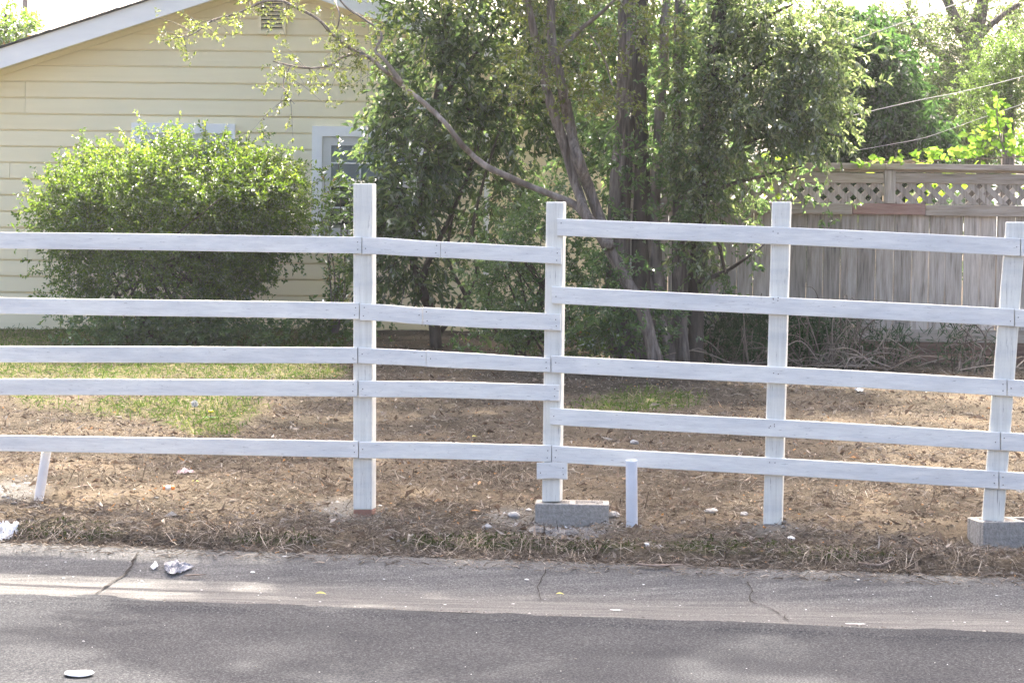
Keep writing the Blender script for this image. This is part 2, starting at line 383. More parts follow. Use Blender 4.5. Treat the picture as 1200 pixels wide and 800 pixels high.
def level(px, py, off, rad, dz=0.0):
    d = ray(px, py); Y = (T_FENCE + off) / ((px - 600.0) / F_PX * VS.x + VS.y); p = EYEV + d * (Y / d.y)
    MOUNDS.append((p.x, p.y, p.z + dz - gz(p.x, p.y), rad))
level(425, 605, -.05, .16); level(905, 614, -.05, .16); level(645, 616, -.14, .20); level(690, 617, -.16, .20); level(1150, 648, -.15, .22); level(1195, 648, -.20, .25); level(42, 606, .02, .15)

# ------------------------------------------------------------------ ground, gutter, road
def grid_sheet(name, ss, ts, zf, mat):
    S, T = np.meshgrid(ss, ts); X, Y = xy(S, T); Z = zf(X, Y, S, T)
    V = np.stack([X, Y, Z], -1).reshape(-1, 3)
    ns = len(ss); i = (np.arange(len(ts) - 1)[:, None] * ns + np.arange(ns - 1)[None]).ravel()
    Fq = np.stack([i, i + 1, i + ns + 1, i + ns], -1)
    return new_mesh(name, V, Fq, mat, smooth=True), V
ss = np.concatenate([[-300, -150, -80, -40, -20, -12, -10], np.arange(-8.5, 4.2, .035), [4.8, 6, 10, 20, 40, 80, 150, 300]])
ts = np.concatenate([np.arange(11.07, 13.2, .022), np.arange(13.2, 18, .045), np.arange(18, 26, .12), [27, 29, 33, 40, 60, 100, 180, 300, 500]])
yard, V = grid_sheet('yard_ground', ss, ts, lambda X, Y, S, T: ground_h(X, Y), MAT['dirt'])
tag(yard, kind='structure')
g_, gr_, mo_, _, _ = masks(V[:, 0], V[:, 1])
for nm, arr in (('grass_mask', g_), ('gravel_mask', gr_), ('moss_mask', mo_)):
    at = yard.data.attributes.new(nm, 'FLOAT', 'POINT'); at.data.foreach_set('value', np.nan_to_num(arr).astype(np.float32))

gut, _ = grid_sheet('gutter', np.concatenate([[-300, -60, -20, -9], np.arange(-7, 3.6, .05), [6, 20, 60, 300]]),
                 np.array([10.19, 10.20, 10.3, 10.45, 10.6, 10.70, 10.76, 10.82, 10.87, 10.92, 10.96, 11.0, 11.03, 11.06, 11.10, 11.14]),
                 lambda X, Y, S, T: gutter_h(T) + (fbm(S * 3, T * 5, 41, 3) - .45) * .008, MAT['gutter'])
tag(gut, kind='structure')
road, _ = grid_sheet('road', np.concatenate([[-300, -60, -20, -9], np.arange(-7, 4.2, .03), [8, 20, 60, 300]]), np.concatenate([[-4, 0, 4, 7], np.arange(8, 10.02, .06), np.arange(10.03, 10.33, .012)]),
                  lambda X, Y, S, T: np.where(T < 10.03, -.002 + (fbm(S * 1.2, T * 1.2, 51, 3) - .45) * .010 * (T > 7.9), .008 + (fbm(S * 4, T * 9, 52, 4) - .46) * .022 - np.clip(T - 10.16, 0, 1) * .10), MAT['asphalt'])
tag(road, kind='structure')
far, _ = grid_sheet('far_ground', np.array([-600., 600.]), np.array([-600., 600.]), lambda X, Y, S, T: 0 * X - .35, MAT['dirt']); tag(far, kind='structure')

def crack(name, pix, wid, mat, hfun=None, seed=1):
    """a ragged strip lying in a crack of the gutter, through these pixels"""
    rng = np.random.default_rng(seed); pts = []
    for a, b in zip(pix[:-1], pix[1:]):
        n = max(2, int(math.hypot(b[0] - a[0], b[1] - a[1]) / 4))
        for i in range(n):
            pts.append((a[0] + (b[0] - a[0]) * i / n + rng.normal(0, .9), a[1] + (b[1] - a[1]) * i / n))
    pts.append(pix[-1]); V = []
    for (x_, y_) in pts:
        q = G(x_, y_); wv = wid * rng.uniform(.4, 1.3)
        for sg in (-1, 1):
            X = q.x + sg * wv; Y = q.y + rng.normal(0, wid * .3); s_, t_ = st(X, Y)
            V.append((X, Y, float(gutter_h(t_)) + .006))
    i = np.arange(len(pts) - 1) * 2
    return new_mesh(name, V, np.stack([i, i + 1, i + 3, i + 2], -1), mat, gut)
MAT['crackdirt'] = solid('crack_dirt', [(.3, (.012, .010, .009)), (.7, (.045, .037, .03))], (60, 60, 60), .95, .5)
crack('crack', [(162, 648), (157, 660), (146, 675), (128, 686), (112, 697)], .005, MAT['crackdirt'], seed=2)
crack('crack', [(644, 668), (636, 680), (631, 692), (634, 704)], .002, MAT['crackdirt'], seed=3)
crack('crack', [(876, 684), (881, 697), (879, 706), (900, 713), (918, 722), (924, 728)], .003, MAT['crackdirt'], seed=4)

# ------------------------------------------------------------------ house
HY = 24.0
kpm = pxm(HY)
house = empty('yellow_house', (P(320, 385, HY).x, HY, .62), 'cream lap-sided house with white rake boards, gable vent and two windows', 'house')
PX = P(319, 0, HY).x                              # ridge
SLOPE = 1 / 3.0
Z_PEAK = P(319, -18, HY - .35).z + .02             # underside of the rake boards at the ridge
HL, HR = PX - 3.62, PX + 3.62
Z0 = .55
def rake_z(x): return Z_PEAK - SLOPE * abs(x - PX)
# wall backing with its gable (a solid block behind the boards)
bm = bmesh.new()
prof = [(HL, Z0), (HR, Z0), (HR, rake_z(HR)), (PX, Z_PEAK), (HL, rake_z(HL))]
fr = [bm.verts.new((x, HY, z)) for x, z in prof]; bk = [bm.verts.new((x, HY + 9, z)) for x, z in prof]
bm.faces.new(fr); bm.faces.new(bk[::-1])
for i in range(5): bm.faces.new([fr[i], bk[i], bk[(i + 1) % 5], fr[(i + 1) % 5]])
from_bm('wall', bm, MAT['siding'], house)
# lap siding, board by board
EXP = 18.93 / kpm
z_ref = P(319, 94.3 + 319 * .012, HY).z            # a lower edge of a board
k0 = int(math.floor((z_ref - Z0) / EXP))
rng = random.Random(4)
z = z_ref - k0 * EXP - EXP
row = 0
joints = {}
def joint_rows(py, x): joints[int(round((P(x, py, HY).z - (z_ref - k0 * EXP)) / EXP))] = P(x, py, HY).x
for py, x in ((122, 30), (141, 30), (310, 33), (328, 33), (250, 240), (212, 12)): joint_rows(py, x)
nrow = int((Z_PEAK - z) / EXP) + 1
for i in range(nrow):
    zb = z + i * EXP; zt = zb + EXP + .012
    if zb >= Z_PEAK - .02: break
    zb = max(zb, Z0 - .02)
    spans = [(HL, HR)]
    j = joints.get(i - 1)
    if j: spans = [(HL, j - .0015), (j + .0015, HR)]
    for a, b in spans:
        # clip to the gable
        ab, bb = max(a, PX - (Z_PEAK - zb) / SLOPE), min(b, PX + (Z_PEAK - zb) / SLOPE)
        at_, bt = max(a, PX - (Z_PEAK - zt) / SLOPE), min(b, PX + (Z_PEAK - zt) / SLOPE)
        if bt - at_ < -9: at_ = bt = (at_ + bt) / 2; at_ -= .01; bt += .01
        dj = rng.uniform(-.0015, .0015)
        bm = bmesh.new()
        lo_x = lambda zz: max(a, PX - (Z_PEAK - zz) / SLOPE); hi_x = lambda zz: min(b, PX + (Z_PEAK - zz) / SLOPE)
        prof = [(zb, -.004), (zb, -.030 + dj), (min(zb + EXP - .016, Z_PEAK - .03), -.023 + dj), (min(zb + EXP - .012, Z_PEAK - .025), -.007), (min(zt, Z_PEAK - .02), -.0065), (min(zt, Z_PEAK - .02), -.004)]
        lv = [bm.verts.new((lo_x(q), HY + yy, q)) for q, yy in prof]; rv_ = [bm.verts.new((hi_x(q), HY + yy, q)) for q, yy in prof]
        for q in range(5): bm.faces.new([lv[q], rv_[q], rv_[q + 1], lv[q + 1]])
        bm.faces.new(lv[::-1]); bm.faces.new(rv_); bm.faces.new([lv[5], rv_[5], rv_[0], lv[0]])
        bmesh.ops.recalc_face_normals(bm, faces=bm.faces)
        from_bm('siding_board', bm, MAT['siding'], house)
# rakes, soffit and roof
OH = .38
def slab(name, side, ya, yb, lo, hi, mat, run=4.3, parent=house):
    x1 = PX + side * run; c = [(PX, 0), (x1, -SLOPE * run)]
    if side < 0: c = c[::-1]
    b = [(c[0][0], Z_PEAK + c[0][1] + lo), (c[1][0], Z_PEAK + c[1][1] + lo), (c[1][0], Z_PEAK + c[1][1] + hi), (c[0][0], Z_PEAK + c[0][1] + hi)]
    return hexa(name, [(x, ya, zz) for x, zz in b] + [(x, yb, zz) for x, zz in b], mat, parent)
for sd in (-1, 1):
    slab('rake_board', sd, HY - OH, HY - OH + .03, 0, .185, MAT['fascia'])
    slab('soffit', sd, HY - OH + .031, HY + 9, .02, .05, MAT['siding'])
    rf = slab('roof', sd, HY - OH - .025, HY + 9.3, .187, .196, MAT['roof'])
    # ragged shingle butts along the rake
    bm = bmesh.new(); L_ = 4.3 / math.cos(math.atan(SLOPE)); n = 34
    for i in range(n):
        u0_, u1_ = i / n * 4.3, (i + 1) / n * 4.3
        lift = .004 + .006 * ((i * 7919) % 5) / 5
        for xx in ((u0_, u1_),):
            q = [(PX + sd * xx[0], Z_PEAK - SLOPE * xx[0]), (PX + sd * xx[1], Z_PEAK - SLOPE * xx[1])]
            if sd < 0: q = q[::-1]
            y0, y1 = HY - OH - .035 - .01 * ((i * 31) % 3) / 3, HY - OH + .25
            vs = [bm.verts.new((q[0][0], y0, q[0][1] + .1965)), bm.verts.new((q[1][0], y0, q[1][1] + .1965)), bm.verts.new((q[1][0], y0, q[1][1] + .201 + lift)), bm.verts.new((q[0][0], y0, q[0][1] + .201 + lift * .3)),
                  bm.verts.new((q[0][0], y1, q[0][1] + .1965)), bm.verts.new((q[1][0], y1, q[1][1] + .1965)), bm.verts.new((q[1][0], y1, q[1][1] + .201 + lift)), bm.verts.new((q[0][0], y1, q[0][1] + .201 + lift * .3))]
            for f in ((0, 1, 2, 3), (5, 4, 7, 6), (4, 0, 3, 7), (1, 5, 6, 2), (3, 2, 6, 7), (4, 5, 1, 0)): bm.faces.new([vs[k] for k in f])
    from_bm('shingle_edge', bm, MAT['roof'], rf)['kind'] = 'stuff'
# frieze under the rake: a thin dark vent strip
for sd in (-1, 1): slab('rake_trim', sd, HY - .062, HY - .031, -.03, .0195, MAT['siding'], 3.55)

def window(x0, x1, yt, yb, grid=True):
    """white trim, sash, muntins, glass and a lowered blind; the pixels are its outer trim"""
    A = P(x0, (yt + yb) / 2, HY); B = P(x1, (yt + yb) / 2, HY); zt = P((x0 + x1) / 2, yt, HY).z; zb = P((x0 + x1) / 2, yb, HY).z
    xa, xb = A.x, B.x; tw = .095
    wn_ = empty('window', ((xa + xb) / 2, HY - .03, zb), parent=house)
    f = HY - .085
    bm = bmesh.new()
    def bx(bm, a, b, y0, y1, c, d):
        v = [bm.verts.new(q) for q in ((a, y0, c), (b, y0, c), (b, y0, d), (a, y0, d), (a, y1, c), (b, y1, c), (b, y1, d), (a, y1, d))]
        for q in ((0, 1, 2, 3), (5, 4, 7, 6), (4, 0, 3, 7), (1, 5, 6, 2), (3, 2, 6, 7), (4, 5, 1, 0)): bm.faces.new([v[i] for i in q])
    bx(bm, xa, xa + tw, f, HY, zb, zt); bx(bm, xb - tw, xb, f, HY, zb, zt); bx(bm, xa + tw, xb - tw, f, HY, zt - tw, zt); bx(bm, xa + tw, xb - tw, f, HY, zb, zb + tw)
    from_bm('frame', bm, MAT['trim'], wn_)
    ia, ib, ic, id_ = xa + tw, xb - tw, zb + tw, zt - tw; sw = .085; g = f + .022; mid = (ic + id_) / 2 + .03
    bm = bmesh.new()
    bx(bm, ia, ia + sw, g, HY, ic, id_); bx(bm, ib - sw, ib, g, HY, ic, id_); bx(bm, ia + sw, ib - sw, g, HY, id_ - sw, id_); bx(bm, ia + sw, ib - sw, g, HY, ic, ic + sw); bx(bm, ia + sw, ib - sw, g - .004, HY, mid - .03, mid + .03)
    from_bm('sash', bm, MAT['trim2'], wn_)
    for (c, d) in ((mid + .03, id_ - sw), (ic + sw, mid - .03)):
        box('pane', ia + sw, ib - sw, g + .012, g + .016, c, d, MAT['glass'], wn_)
        bm = bmesh.new()
        for q in (.38, .76): 
            mx_ = ia + sw + (ib - ia - 2 * sw) * q; bx(bm, mx_ - .008, mx_ + .008, g + .005, g + .011, c, d)
        bx(bm, ia + sw, ib - sw, g + .003, g + .010, (c + d) / 2 - .007, (c + d) / 2 + .007)
        from_bm('muntin', bm, MAT['trim'], wn_)
    bm = bmesh.new(); n = 30; 
    for i in range(n):
        c = mid + (id_ - sw - mid) * i / n; bx(bm, ia + sw, ib - sw, g + .024 + .004 * (i % 2), g + .032, c, c + (id_ - mid) / n * .8)
    bo = from_bm('blind', bm, MAT['blind'], wn_); bo['kind'] = 'stuff'
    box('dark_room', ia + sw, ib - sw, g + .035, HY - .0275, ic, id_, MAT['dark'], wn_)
MAT['trim2'] = solid('sash_paint', [(.3, (.58, .58, .56)), (.7, (.66, .66, .63))], (3, 3, 3), .5, .05)
def glass_mat():
    m, out, N, L = nodes('window_glass')
    t = N('ShaderNodeBsdfTransparent'); t.inputs[0].default_value = (.85, .9, .92, 1); g = N('ShaderNodeBsdfGlossy', Roughness=.03)
    f = N('ShaderNodeFresnel', IOR=1.5); mm = N('ShaderNodeMath', _operation='MULTIPLY'); L(f.outputs[0], mm.inputs[0]); mm.inputs[1].default_value = 2.0
    x = N('ShaderNodeMixShader'); L(mm.outputs[0], x.inputs[0]); L(t.outputs[0], x.inputs[1]); L(g.outputs[0], x.inputs[2]); L(x.outputs[0], out.inputs[0]); return m
MAT['glass'] = glass_mat()
window(366, 500, 149, 290)
window(155, 276, 145, 290)
# gable vent with slanted louvres
vent = empty('gable_vent', P(319, 40, HY), parent=house)
a = P(303, 41, HY); b = P(336, -8, HY)
vx0, vx1, vz0, vz1 = a.x, b.x, P(319, 41, HY).z, P(319, -8, HY).z
box('vent_back', vx0, vx1, HY - .03, HY - .0265, vz0, vz1, MAT['dark'], vent)
for (x0, x1, z0, z1) in ((vx0, vx0 + .03, vz0, vz1), (vx1 - .03, vx1, vz0, vz1), (vx0 + .03, vx1 - .03, vz0, vz0 + .03), (vx0 + .03, vx1 - .03, vz1 - .03, vz1)):
    box('vent_frame', x0, x1, HY - .075, HY - .031, z0, z1, MAT['siding'], vent)
n = 9
for i in range(n):
    z0 = vz0 + .03 + (vz1 - vz0 - .06) * i / n; hh = (vz1 - vz0 - .06) / n
    hexa('louver', [(vx0 + .031, HY - .072, z0 + .002), (vx1 - .031, HY - .072, z0 + .002), (vx1 - .031, HY - .072, z0 + .010), (vx0 + .031, HY - .072, z0 + .010),
                    (vx0 + .031, HY - .034, z0 + hh * .62), (vx1 - .031, HY - .034, z0 + hh * .62), (vx1 - .031, HY - .034, z0 + hh * .62 + .008), (vx0 + .031, HY - .034, z0 + hh * .62 + .008)], MAT['siding'], vent)
pix_box('downspout', 565.5, 575, 100, 386, HY - .11, .07, MAT['trim'], house, .008)
pix_box('corner_board', 757, 768, 120, 390, HY - .05, .05, MAT['trim'], house)

# ------------------------------------------------------------------ board fence with lattice
BY = 20.7
wf = empty('board_fence', P(1000, 430, BY), 'weathered grey wooden board fence with a lattice strip along its top', 'fence')
rng = random.Random(8)
zc = lambda x, y: P(x, y, BY).z
def fbox(name, x0, x1, yt, yb, dy, dep, mat, xr=1000, par=None):
    """boards follow the slight fall of the ground: pixels are at x = 1000"""
    a = P(x0, 0, BY).x; b = P(x1, 0, BY).x; zt = P(xr, yt, BY).z; zb = P(xr, yb, BY).z
    return box(name, a, b, BY + dy, BY + dy + dep, zb, zt, mat, par or wf, .003)
x = 728.0
while x < 1610:
    wpl = rng.uniform(19.2, 21.6); o_ = rng.uniform(-.007, .007); tt = rng.uniform(-1.5, 1.5)
    fbox('plank', x + .22, x + wpl - .22 - max(0, rng.uniform(-1.6, .7)), 246 + tt, 398 + rng.uniform(-1, 1), .03 + o_, .019, MAT['wood'])
    x += wpl
for (x0, x1, m, dz) in ((728, 903, 'wood_h', 0), (903.4, 1003, 'wood_h', .5), (1003.4, 1089, 'wood_red', 0), (1089.4, 1610, 'wood_h', .8)):
    fbox('lattice_rail', x0, x1, 238 + dz, 251 + dz, -.012, .040, MAT[m])
for (x0, x1, dz) in ((728, 905, 0), (905.4, 1039.5, .6), (1053.5, 1278, 0), (1292.5, 1610, .3)):
    fbox('top_rail', x0, x1, 202 + dz, 214 + dz, -.012, .040, MAT['wood_h'])
for (x0, x1, dz) in ((728, 1041, 0), (1041.4, 1610, -.3)):
    fbox('cap_board', x0, x1, 191.5 + dz, 198.5 + dz, -.05, .12, MAT['wood_h'])
    fbox('cap_strip', x0, x1, 198.7 + dz, 201.7 + dz, .0, .04, MAT['wood_h'])
for xx in (1039.8, 800, 1278.6, 1520):
    fbox('post', xx, xx + 13.4, 199, 237.8, -.020, .088, MAT['wood'])
for (x0, x1, dz) in ((728, 1046, 0), (1046.4, 1610, .7)):
    fbox('bottom_rail', x0, x1, 384 + dz, 399 + dz, .002, .027, MAT['wood_h'])
for (x0, x1) in ((728, 905), (905.5, 1049), (1049.5, 1170), (1170.5, 1610)):
    fbox('kick_board', x0, x1, 399.2, 416, .012, .03, MAT['kick']); fbox('kick_board', x0, x1, 416.4, 436, .014, .03, MAT['kick'])
# lattice: two layers of crossing slats
for (xa, xb) in ((814, 1039.8), (1053.4, 1278), (1292.2, 1520), (728, 800)):
    lp = empty('lattice_panel', P((xa + xb) / 2, 237, BY), parent=wf)
    X0, X1 = P(xa, 0, BY).x, P(xb, 0, BY).x; zt, zb = P(1000, 213.8, BY).z, P(1000, 238.2, BY).z; H = zt - zb; sw = .044 * 1.414
    for layer, (dy, lean) in enumerate(((.004, -1), (.0125, 1))):
        c = X0 - H + rng.uniform(0, .06)
        while c < X1:
            # parallelogram from (c) at the bottom to (c+H) at the top, leaning left or right, clipped to the bay
            b0, b1, t0, t1 = (c, c + sw, c + H, c + H + sw) if lean > 0 else (c + H, c + H + sw, c, c + sw)
            def clip(poly):
                for (sgn, lim) in ((1, X0), (-1, X1)):
                    out = []
                    for i in range(len(poly)):
                        p, q = poly[i], poly[(i + 1) % len(poly)]; ip, iq = sgn * (p[0] - lim) >= 0, sgn * (q[0] - lim) >= 0
                        if ip: out.append(p)
                        if ip != iq:
                            u = (lim - p[0]) / (q[0] - p[0]); out.append((lim, p[1] + u * (q[1] - p[1])))
                    poly = out
                    if not poly: return poly
                return poly
            poly = clip([(b0, zb), (b1, zb), (t1, zt), (t0, zt)])
            if len(poly) >= 3:
                bm = bmesh.new(); fv = [bm.verts.new((p[0], BY + dy, p[1])) for p in poly]; bv = [bm.verts.new((p[0], BY + dy + .008, p[1])) for p in poly]
                bm.faces.new(fv); bm.faces.new(bv[::-1])
                for i in range(len(poly)): j = (i + 1) % len(poly); bm.faces.new([fv[i], bv[i], bv[j], fv[j]])
                bmesh.ops.recalc_face_normals(bm, faces=bm.faces)
                from_bm('slat', bm, MAT['wood'], lp)
            c += .122 + rng.uniform(-.004, .004)

# ------------------------------------------------------------------ white rail fence
XF = lambda px: (px - 600.0) / F_PX
def fence_Y(px, off=0.0):           # distance of the fence line (its post centres) along the ray of this column, moved off toward the house
    # line: X*VS.x + Y*VS.y = T_FENCE + off, X = k*Y
    return (T_FENCE + off) / (XF(px) * VS.x + VS.y)
wfence = empty('white_rail_fence', P(640, 600, fence_Y(640)), 'low white painted wooden fence of horizontal rails on square posts', 'fence')
def FP(px, py, off): return P(px, py, fence_Y(px, off))
def post(xt0, xt1, yt, xb0, xb1, yb, name='post', mat='post', par=None):
    D = .090
    c = []
    for off in (-D / 2, D / 2):
        for (px, py) in ((xb0, yb), (xb1, yb), (xt1, yt), (xt0, yt)):
            p = FP(px, py, -D / 2); c.append(p + VS * (off + D / 2))
    return hexa(name, c, MAT[mat], par or wfence, .004)
post(414, 436.3, 215, 413.7, 436, 597); pp = post(414, 436, 597.2, 414, 435.6, 607, 'post_foot', 'primer')
post(640, 660.5, 236.5, 635, 656, 588)
post(904.5, 926.5, 236.5, 894, 916, 616)
post(1179, 1203, 260, 1150.5, 1176.5, 612)
post(-96, -74, 225, -96, -74, 605)
post(1452, 1478, 268, 1446, 1472, 632)
rr = random.Random(5)
nail_pts = []
def rail(xa, ta, ba, xb, tb, bb, extra=0.0, nails=True):
    TH = .021; o0 = -.045 - TH - .0015 - extra
    c = []
    for o in (o0, o0 + TH):
        for (px, py) in ((xa, ba), (xb, bb), (xb, tb), (xa, ta)):
            p = FP(px, py, o0); c.append(p + VS * (o - o0))
    # subdivide along the length with a slight bow so that edges are not ruler straight
    bm = bmesh.new(); n = 10; rings = []
    bow = rr.uniform(-.003, .003); ph = rr.uniform(0, 6)
    for i in range(n + 1):
        u = i / n; dz = Vector((0, 0, bow * math.sin(math.pi * u) + .0012 * math.sin(7 * u + ph)))
        def lp_(a, b): return Vector(c[a]).lerp(Vector(c[b]), u) + dz
        rings.append([bm.verts.new(v) for v in (lp_(0, 1), lp_(3, 2), lp_(7, 6), lp_(4, 5))])
    for r1, r2 in zip(rings[:-1], rings[1:]):
        for k in range(4): bm.faces.new([r1[k], r2[k], r2[(k + 1) % 4], r1[(k + 1) % 4]][::1])
    bm.faces.new(rings[0]); bm.faces.new(rings[-1][::-1])
    bmesh.ops.recalc_face_normals(bm, faces=bm.faces)
    long_ = [e for e in bm.edges if abs((e.verts[0].co - e.verts[1].co).normalized().dot(US)) > .9]
    bmesh.ops.bevel(bm, geom=long_, offset=.0025, segments=1, affect='EDGES')
    o = from_bm('rail', bm, MAT['rail'], wfence)
    if nails:
        for (px, t, b) in ((xa + 4.5, ta, ba), (xb - 4.5, tb, bb)):
            for q in ((.28, .72) if rr.random() < .5 else (rr.uniform(.3, .7),)): nail_pts.append(FP(px + rr.uniform(-.8, .8), t + (b - t) * q + rr.uniform(-1, 1), o0 - .0015))
    return o
LEFT = [(272, 291.5, 277.3, 297), (348, 367, 354.5, 374), (404.8, 424, 406.7, 425.5), (443.6, 462.6, 445.5, 464.5), (509.5, 528, 516.5, 536)]
ends = [423.5, 420.5, 418.5, 418.5, 419.5]
for (a, b, c, d), e in zip(LEFT, ends):
    k = 110 / 420.0
    rail(-110, a - (c - a) * k, b - (d - b) * k, e, c, d)
rail(424.6, 278, 298, 516, 283.3, 302.3); rail(516.6, 283.5, 302.3, 657.5, 290.6, 310)
rail(421.6, 355.6, 375.3, 495, 360.5, 380.2); rail(495.8, 360.2, 380.6, 656.4, 368, 387.6)
rail(420, 406.6, 425.4, 499, 410.9, 429); rail(499.6, 410.3, 429.3, 645, 419, 435.8)
rail(420.6, 446, 465, 655, 450.6, 469.8)
rail(420.8, 517.3, 536.8, 646, 521.6, 541)
rail(629, 541.8, 561, 664.3, 542.2, 561.4)
RIGHT = [(653, 255.8, 276, 1195.5, 279, 299.8), (646.5, 335.8, 355.8, 1188.3, 361.8, 382.6), (646.2, 416.6, 436.5, 1179.5, 444.2, 463.8), (644.3, 477.8, 497.4, 1171.8, 506, 527.4), (647, 521.8, 541.2, 1170, 551.6, 572.4)]
for q in RIGHT: rail(*q)
for (xa, ta, ba, xb, tb, bb) in RIGHT:
    sl = (tb - ta) / (xb - xa); rail(xb + 1.2, tb + .6, bb + .4, 1470, tb + sl * (1470 - xb), bb + sl * (1470 - xb) + 1.6)
for px, ys in ((909, (271.5, 350.5, 351, 439)), (905, (498, 499)), (905, (541,))):
    for y_ in ys:
        for dx in (-3, 3): nail_pts.append(FP(px + dx + rr.uniform(-1, 1), y_ + rr.uniform(-2, 2), -.045 - .021 - .003))
bm = bmesh.new()
for p in nail_pts:
    mt = Matrix.Translation(p) @ Matrix.Rotation(-PSI, 4, 'Z') @ Matrix.Rotation(math.pi / 2, 4, 'X')
    bmesh.ops.create_cone(bm, cap_ends=True, segments=8, radius1=.0026, radius2=.0026, depth=.003, matrix=mt)
MAT['nail'] = solid('rusty_nail', [(.3, (.06, .045, .04)), (.7, (.14, .10, .085))], (50, 50, 50), .6)
nl = from_bm('nails', bm, MAT['nail'], wfence); nl['kind'] = 'stuff'

# ------------------------------------------------------------------ concrete blocks, pipes, mortar
def rough(bm, amp, scale=18, seed=0):
    for v in bm.verts:
        n = fbm(np.array([v.co.x * scale + v.co.z * 5]), np.array([v.co.y * scale + v.co.z * 9]), seed, 3)[0] - .45
        v.co += v.co.normalized() * 0 + Vector((0, 0, 1)) * amp * n
def cmu(name, corner, yaw, L_, D, H, label, filled):
    """hollow concrete block: a front left lower corner, turned by yaw; one core is filled round the post"""
    o = empty(name, corner, label, 'concrete block'); o.rotation_euler = (0, 0, yaw)
    bm = bmesh.new(); t = .032
    def bx(a, b, c, d, e, f):
        v = [bm.verts.new(q) for q in ((a, c, e), (b, c, e), (b, c, f), (a, c, f), (a, d, e), (b, d, e), (b, d, f), (a, d, f))]
        for q in ((0, 1, 2, 3), (5, 4, 7, 6), (4, 0, 3, 7), (1, 5, 6, 2), (3, 2, 6, 7), (4, 5, 1, 0)): bm.faces.new([v[i] for i in q])
    bx(0, L_, 0, t, 0, H); bx(0, L_, D - t, D, 0, H)
    for a in (0, L_ / 2 - t / 2, L_ - t): bx(a, a + t, t, D - t, 0, H - .001)
    bmesh.ops.bevel(bm, geom=list(bm.edges), offset=.004, segments=1, affect='EDGES')
    s_ = from_bm('shell', bm, MAT['concrete']); s_.parent = o
    for k in range(2):
        a = t + k * (L_ / 2 - t / 2); b_ = a + L_ / 2 - 1.5 * t
        n = 12; V, Fq = [], []
        top = (H - .006 if k in filled else H - .09)
        for j in range(n + 1):
            for i in range(n + 1):
                xx, yy = a + (b_ - a) * i / n, t + (D - 2 * t) * j / n
                V.append((xx, yy, top + (fbm(np.array([xx * 40]), np.array([yy * 40]), 77 + k, 3)[0] - .4) * .03))
        for j in range(n):
            for i in range(n): q = j * (n + 1) + i; Fq.append((q, q + 1, q + n + 2, q + n + 1))
        fo = new_mesh('core_fill', V, np.array(Fq), MAT['mortar'], None); fo.parent = o
    return o
q = FP(626.5, 618.5, -.12)
cmu('concrete_block', q, -PSI + .13, .355, .19, .118, 'grey concrete block filled with mortar under the middle fence post', {0, 1})
q = FP(1151.5, 650.5, -.14)
cmu('concrete_block', q, .20, .40, .20, .155, 'hollow concrete block holding a white lump under the fence post at the edge', {0})

def mound(name, px, py, rx, ry, hgt, label, mat='mortar', seed=0, n=26):
    c = G(px, py); V, Fq = [], []
    for j in range(n + 1):
        for i in range(n + 1):
            u, v = i / n * 2 - 1, j / n * 2 - 1; X, Y = c.x + u * rx, c.y + v * ry; rr_ = math.hypot(u, v) * (1 + 1.1 * (vnoise(np.array([math.atan2(v, u) * 1.5 + 9.0]), np.array([seed * 2.7]), seed)[0] - .4))
            e = max(0, 1 - rr_ ** 2) ** .7
            z = gz(X, Y) - .015 + e * (hgt * .6 + .006 + (fbm(np.array([X * 40]), np.array([Y * 40]), seed, 4)[0] - .42) * (hgt * 2.6 + .02))
            V.append((X, Y, z))
    for j in range(n):
        for i in range(n): q = j * (n + 1) + i; Fq.append((q, q + 1, q + n + 2, q + n + 1))
    return tag(new_mesh(name, V, np.array(Fq), MAT[mat], smooth=False), label, 'mortar')
mound('mortar_heap', 668, 627, .19, .13, .028, 'rough grey mortar heap spilled in front of the middle concrete block', seed=3)
mound('mortar_heap', 425, 604, .12, .10, .004, 'pale mortar crust around the foot of the post with the red bare end', seed=4)
mound('mortar_heap', 906, 617, .10, .10, .008, 'grey mortar collar around the foot of the post standing straight in soil', seed=5)

def pipe(px0, py0, px1, py1, r, label, off, open_top=True):
    a = FP(px0, py0, off); b = FP(px1, py1, off - .035); d = (b - a); ln = d.length
    o = bpy.data.objects.new('pipe', None)
    n = 24; V, Fq = [], []
    prof = [(r, 0), (r, .25 * ln), (r, .5 * ln), (r, ln - .004), (r - .001, ln), (r * .80, ln), (r * .78, ln - .12)]
    rot = d.to_track_quat('Z', 'Y')
    for (rad, zz) in prof:
        for k in range(n):
            an = 2 * math.pi * k / n; V.append(tuple(a + rot @ Vector((rad * math.cos(an), rad * math.sin(an), zz))))
    for i in range(len(prof) - 1):
        for k in range(n): Fq.append((i * n + k, i * n + (k + 1) % n, (i + 1) * n + (k + 1) % n, (i + 1) * n + k))
    ob = new_mesh('pipe', V, np.array(Fq), MAT['pvc'], smooth=True)
    return tag(ob, label, 'pipe', 'plastic pipes stuck in the ground')
pipe(740.6, 632, 740, 539, .0275, 'upright grey-white plastic pipe with open top beside the concrete block', -.16)
pipe(42, 606, 57, 512, .024, 'leaning white plastic pipe under the lowest rail, sunk in pale gravel', .02)

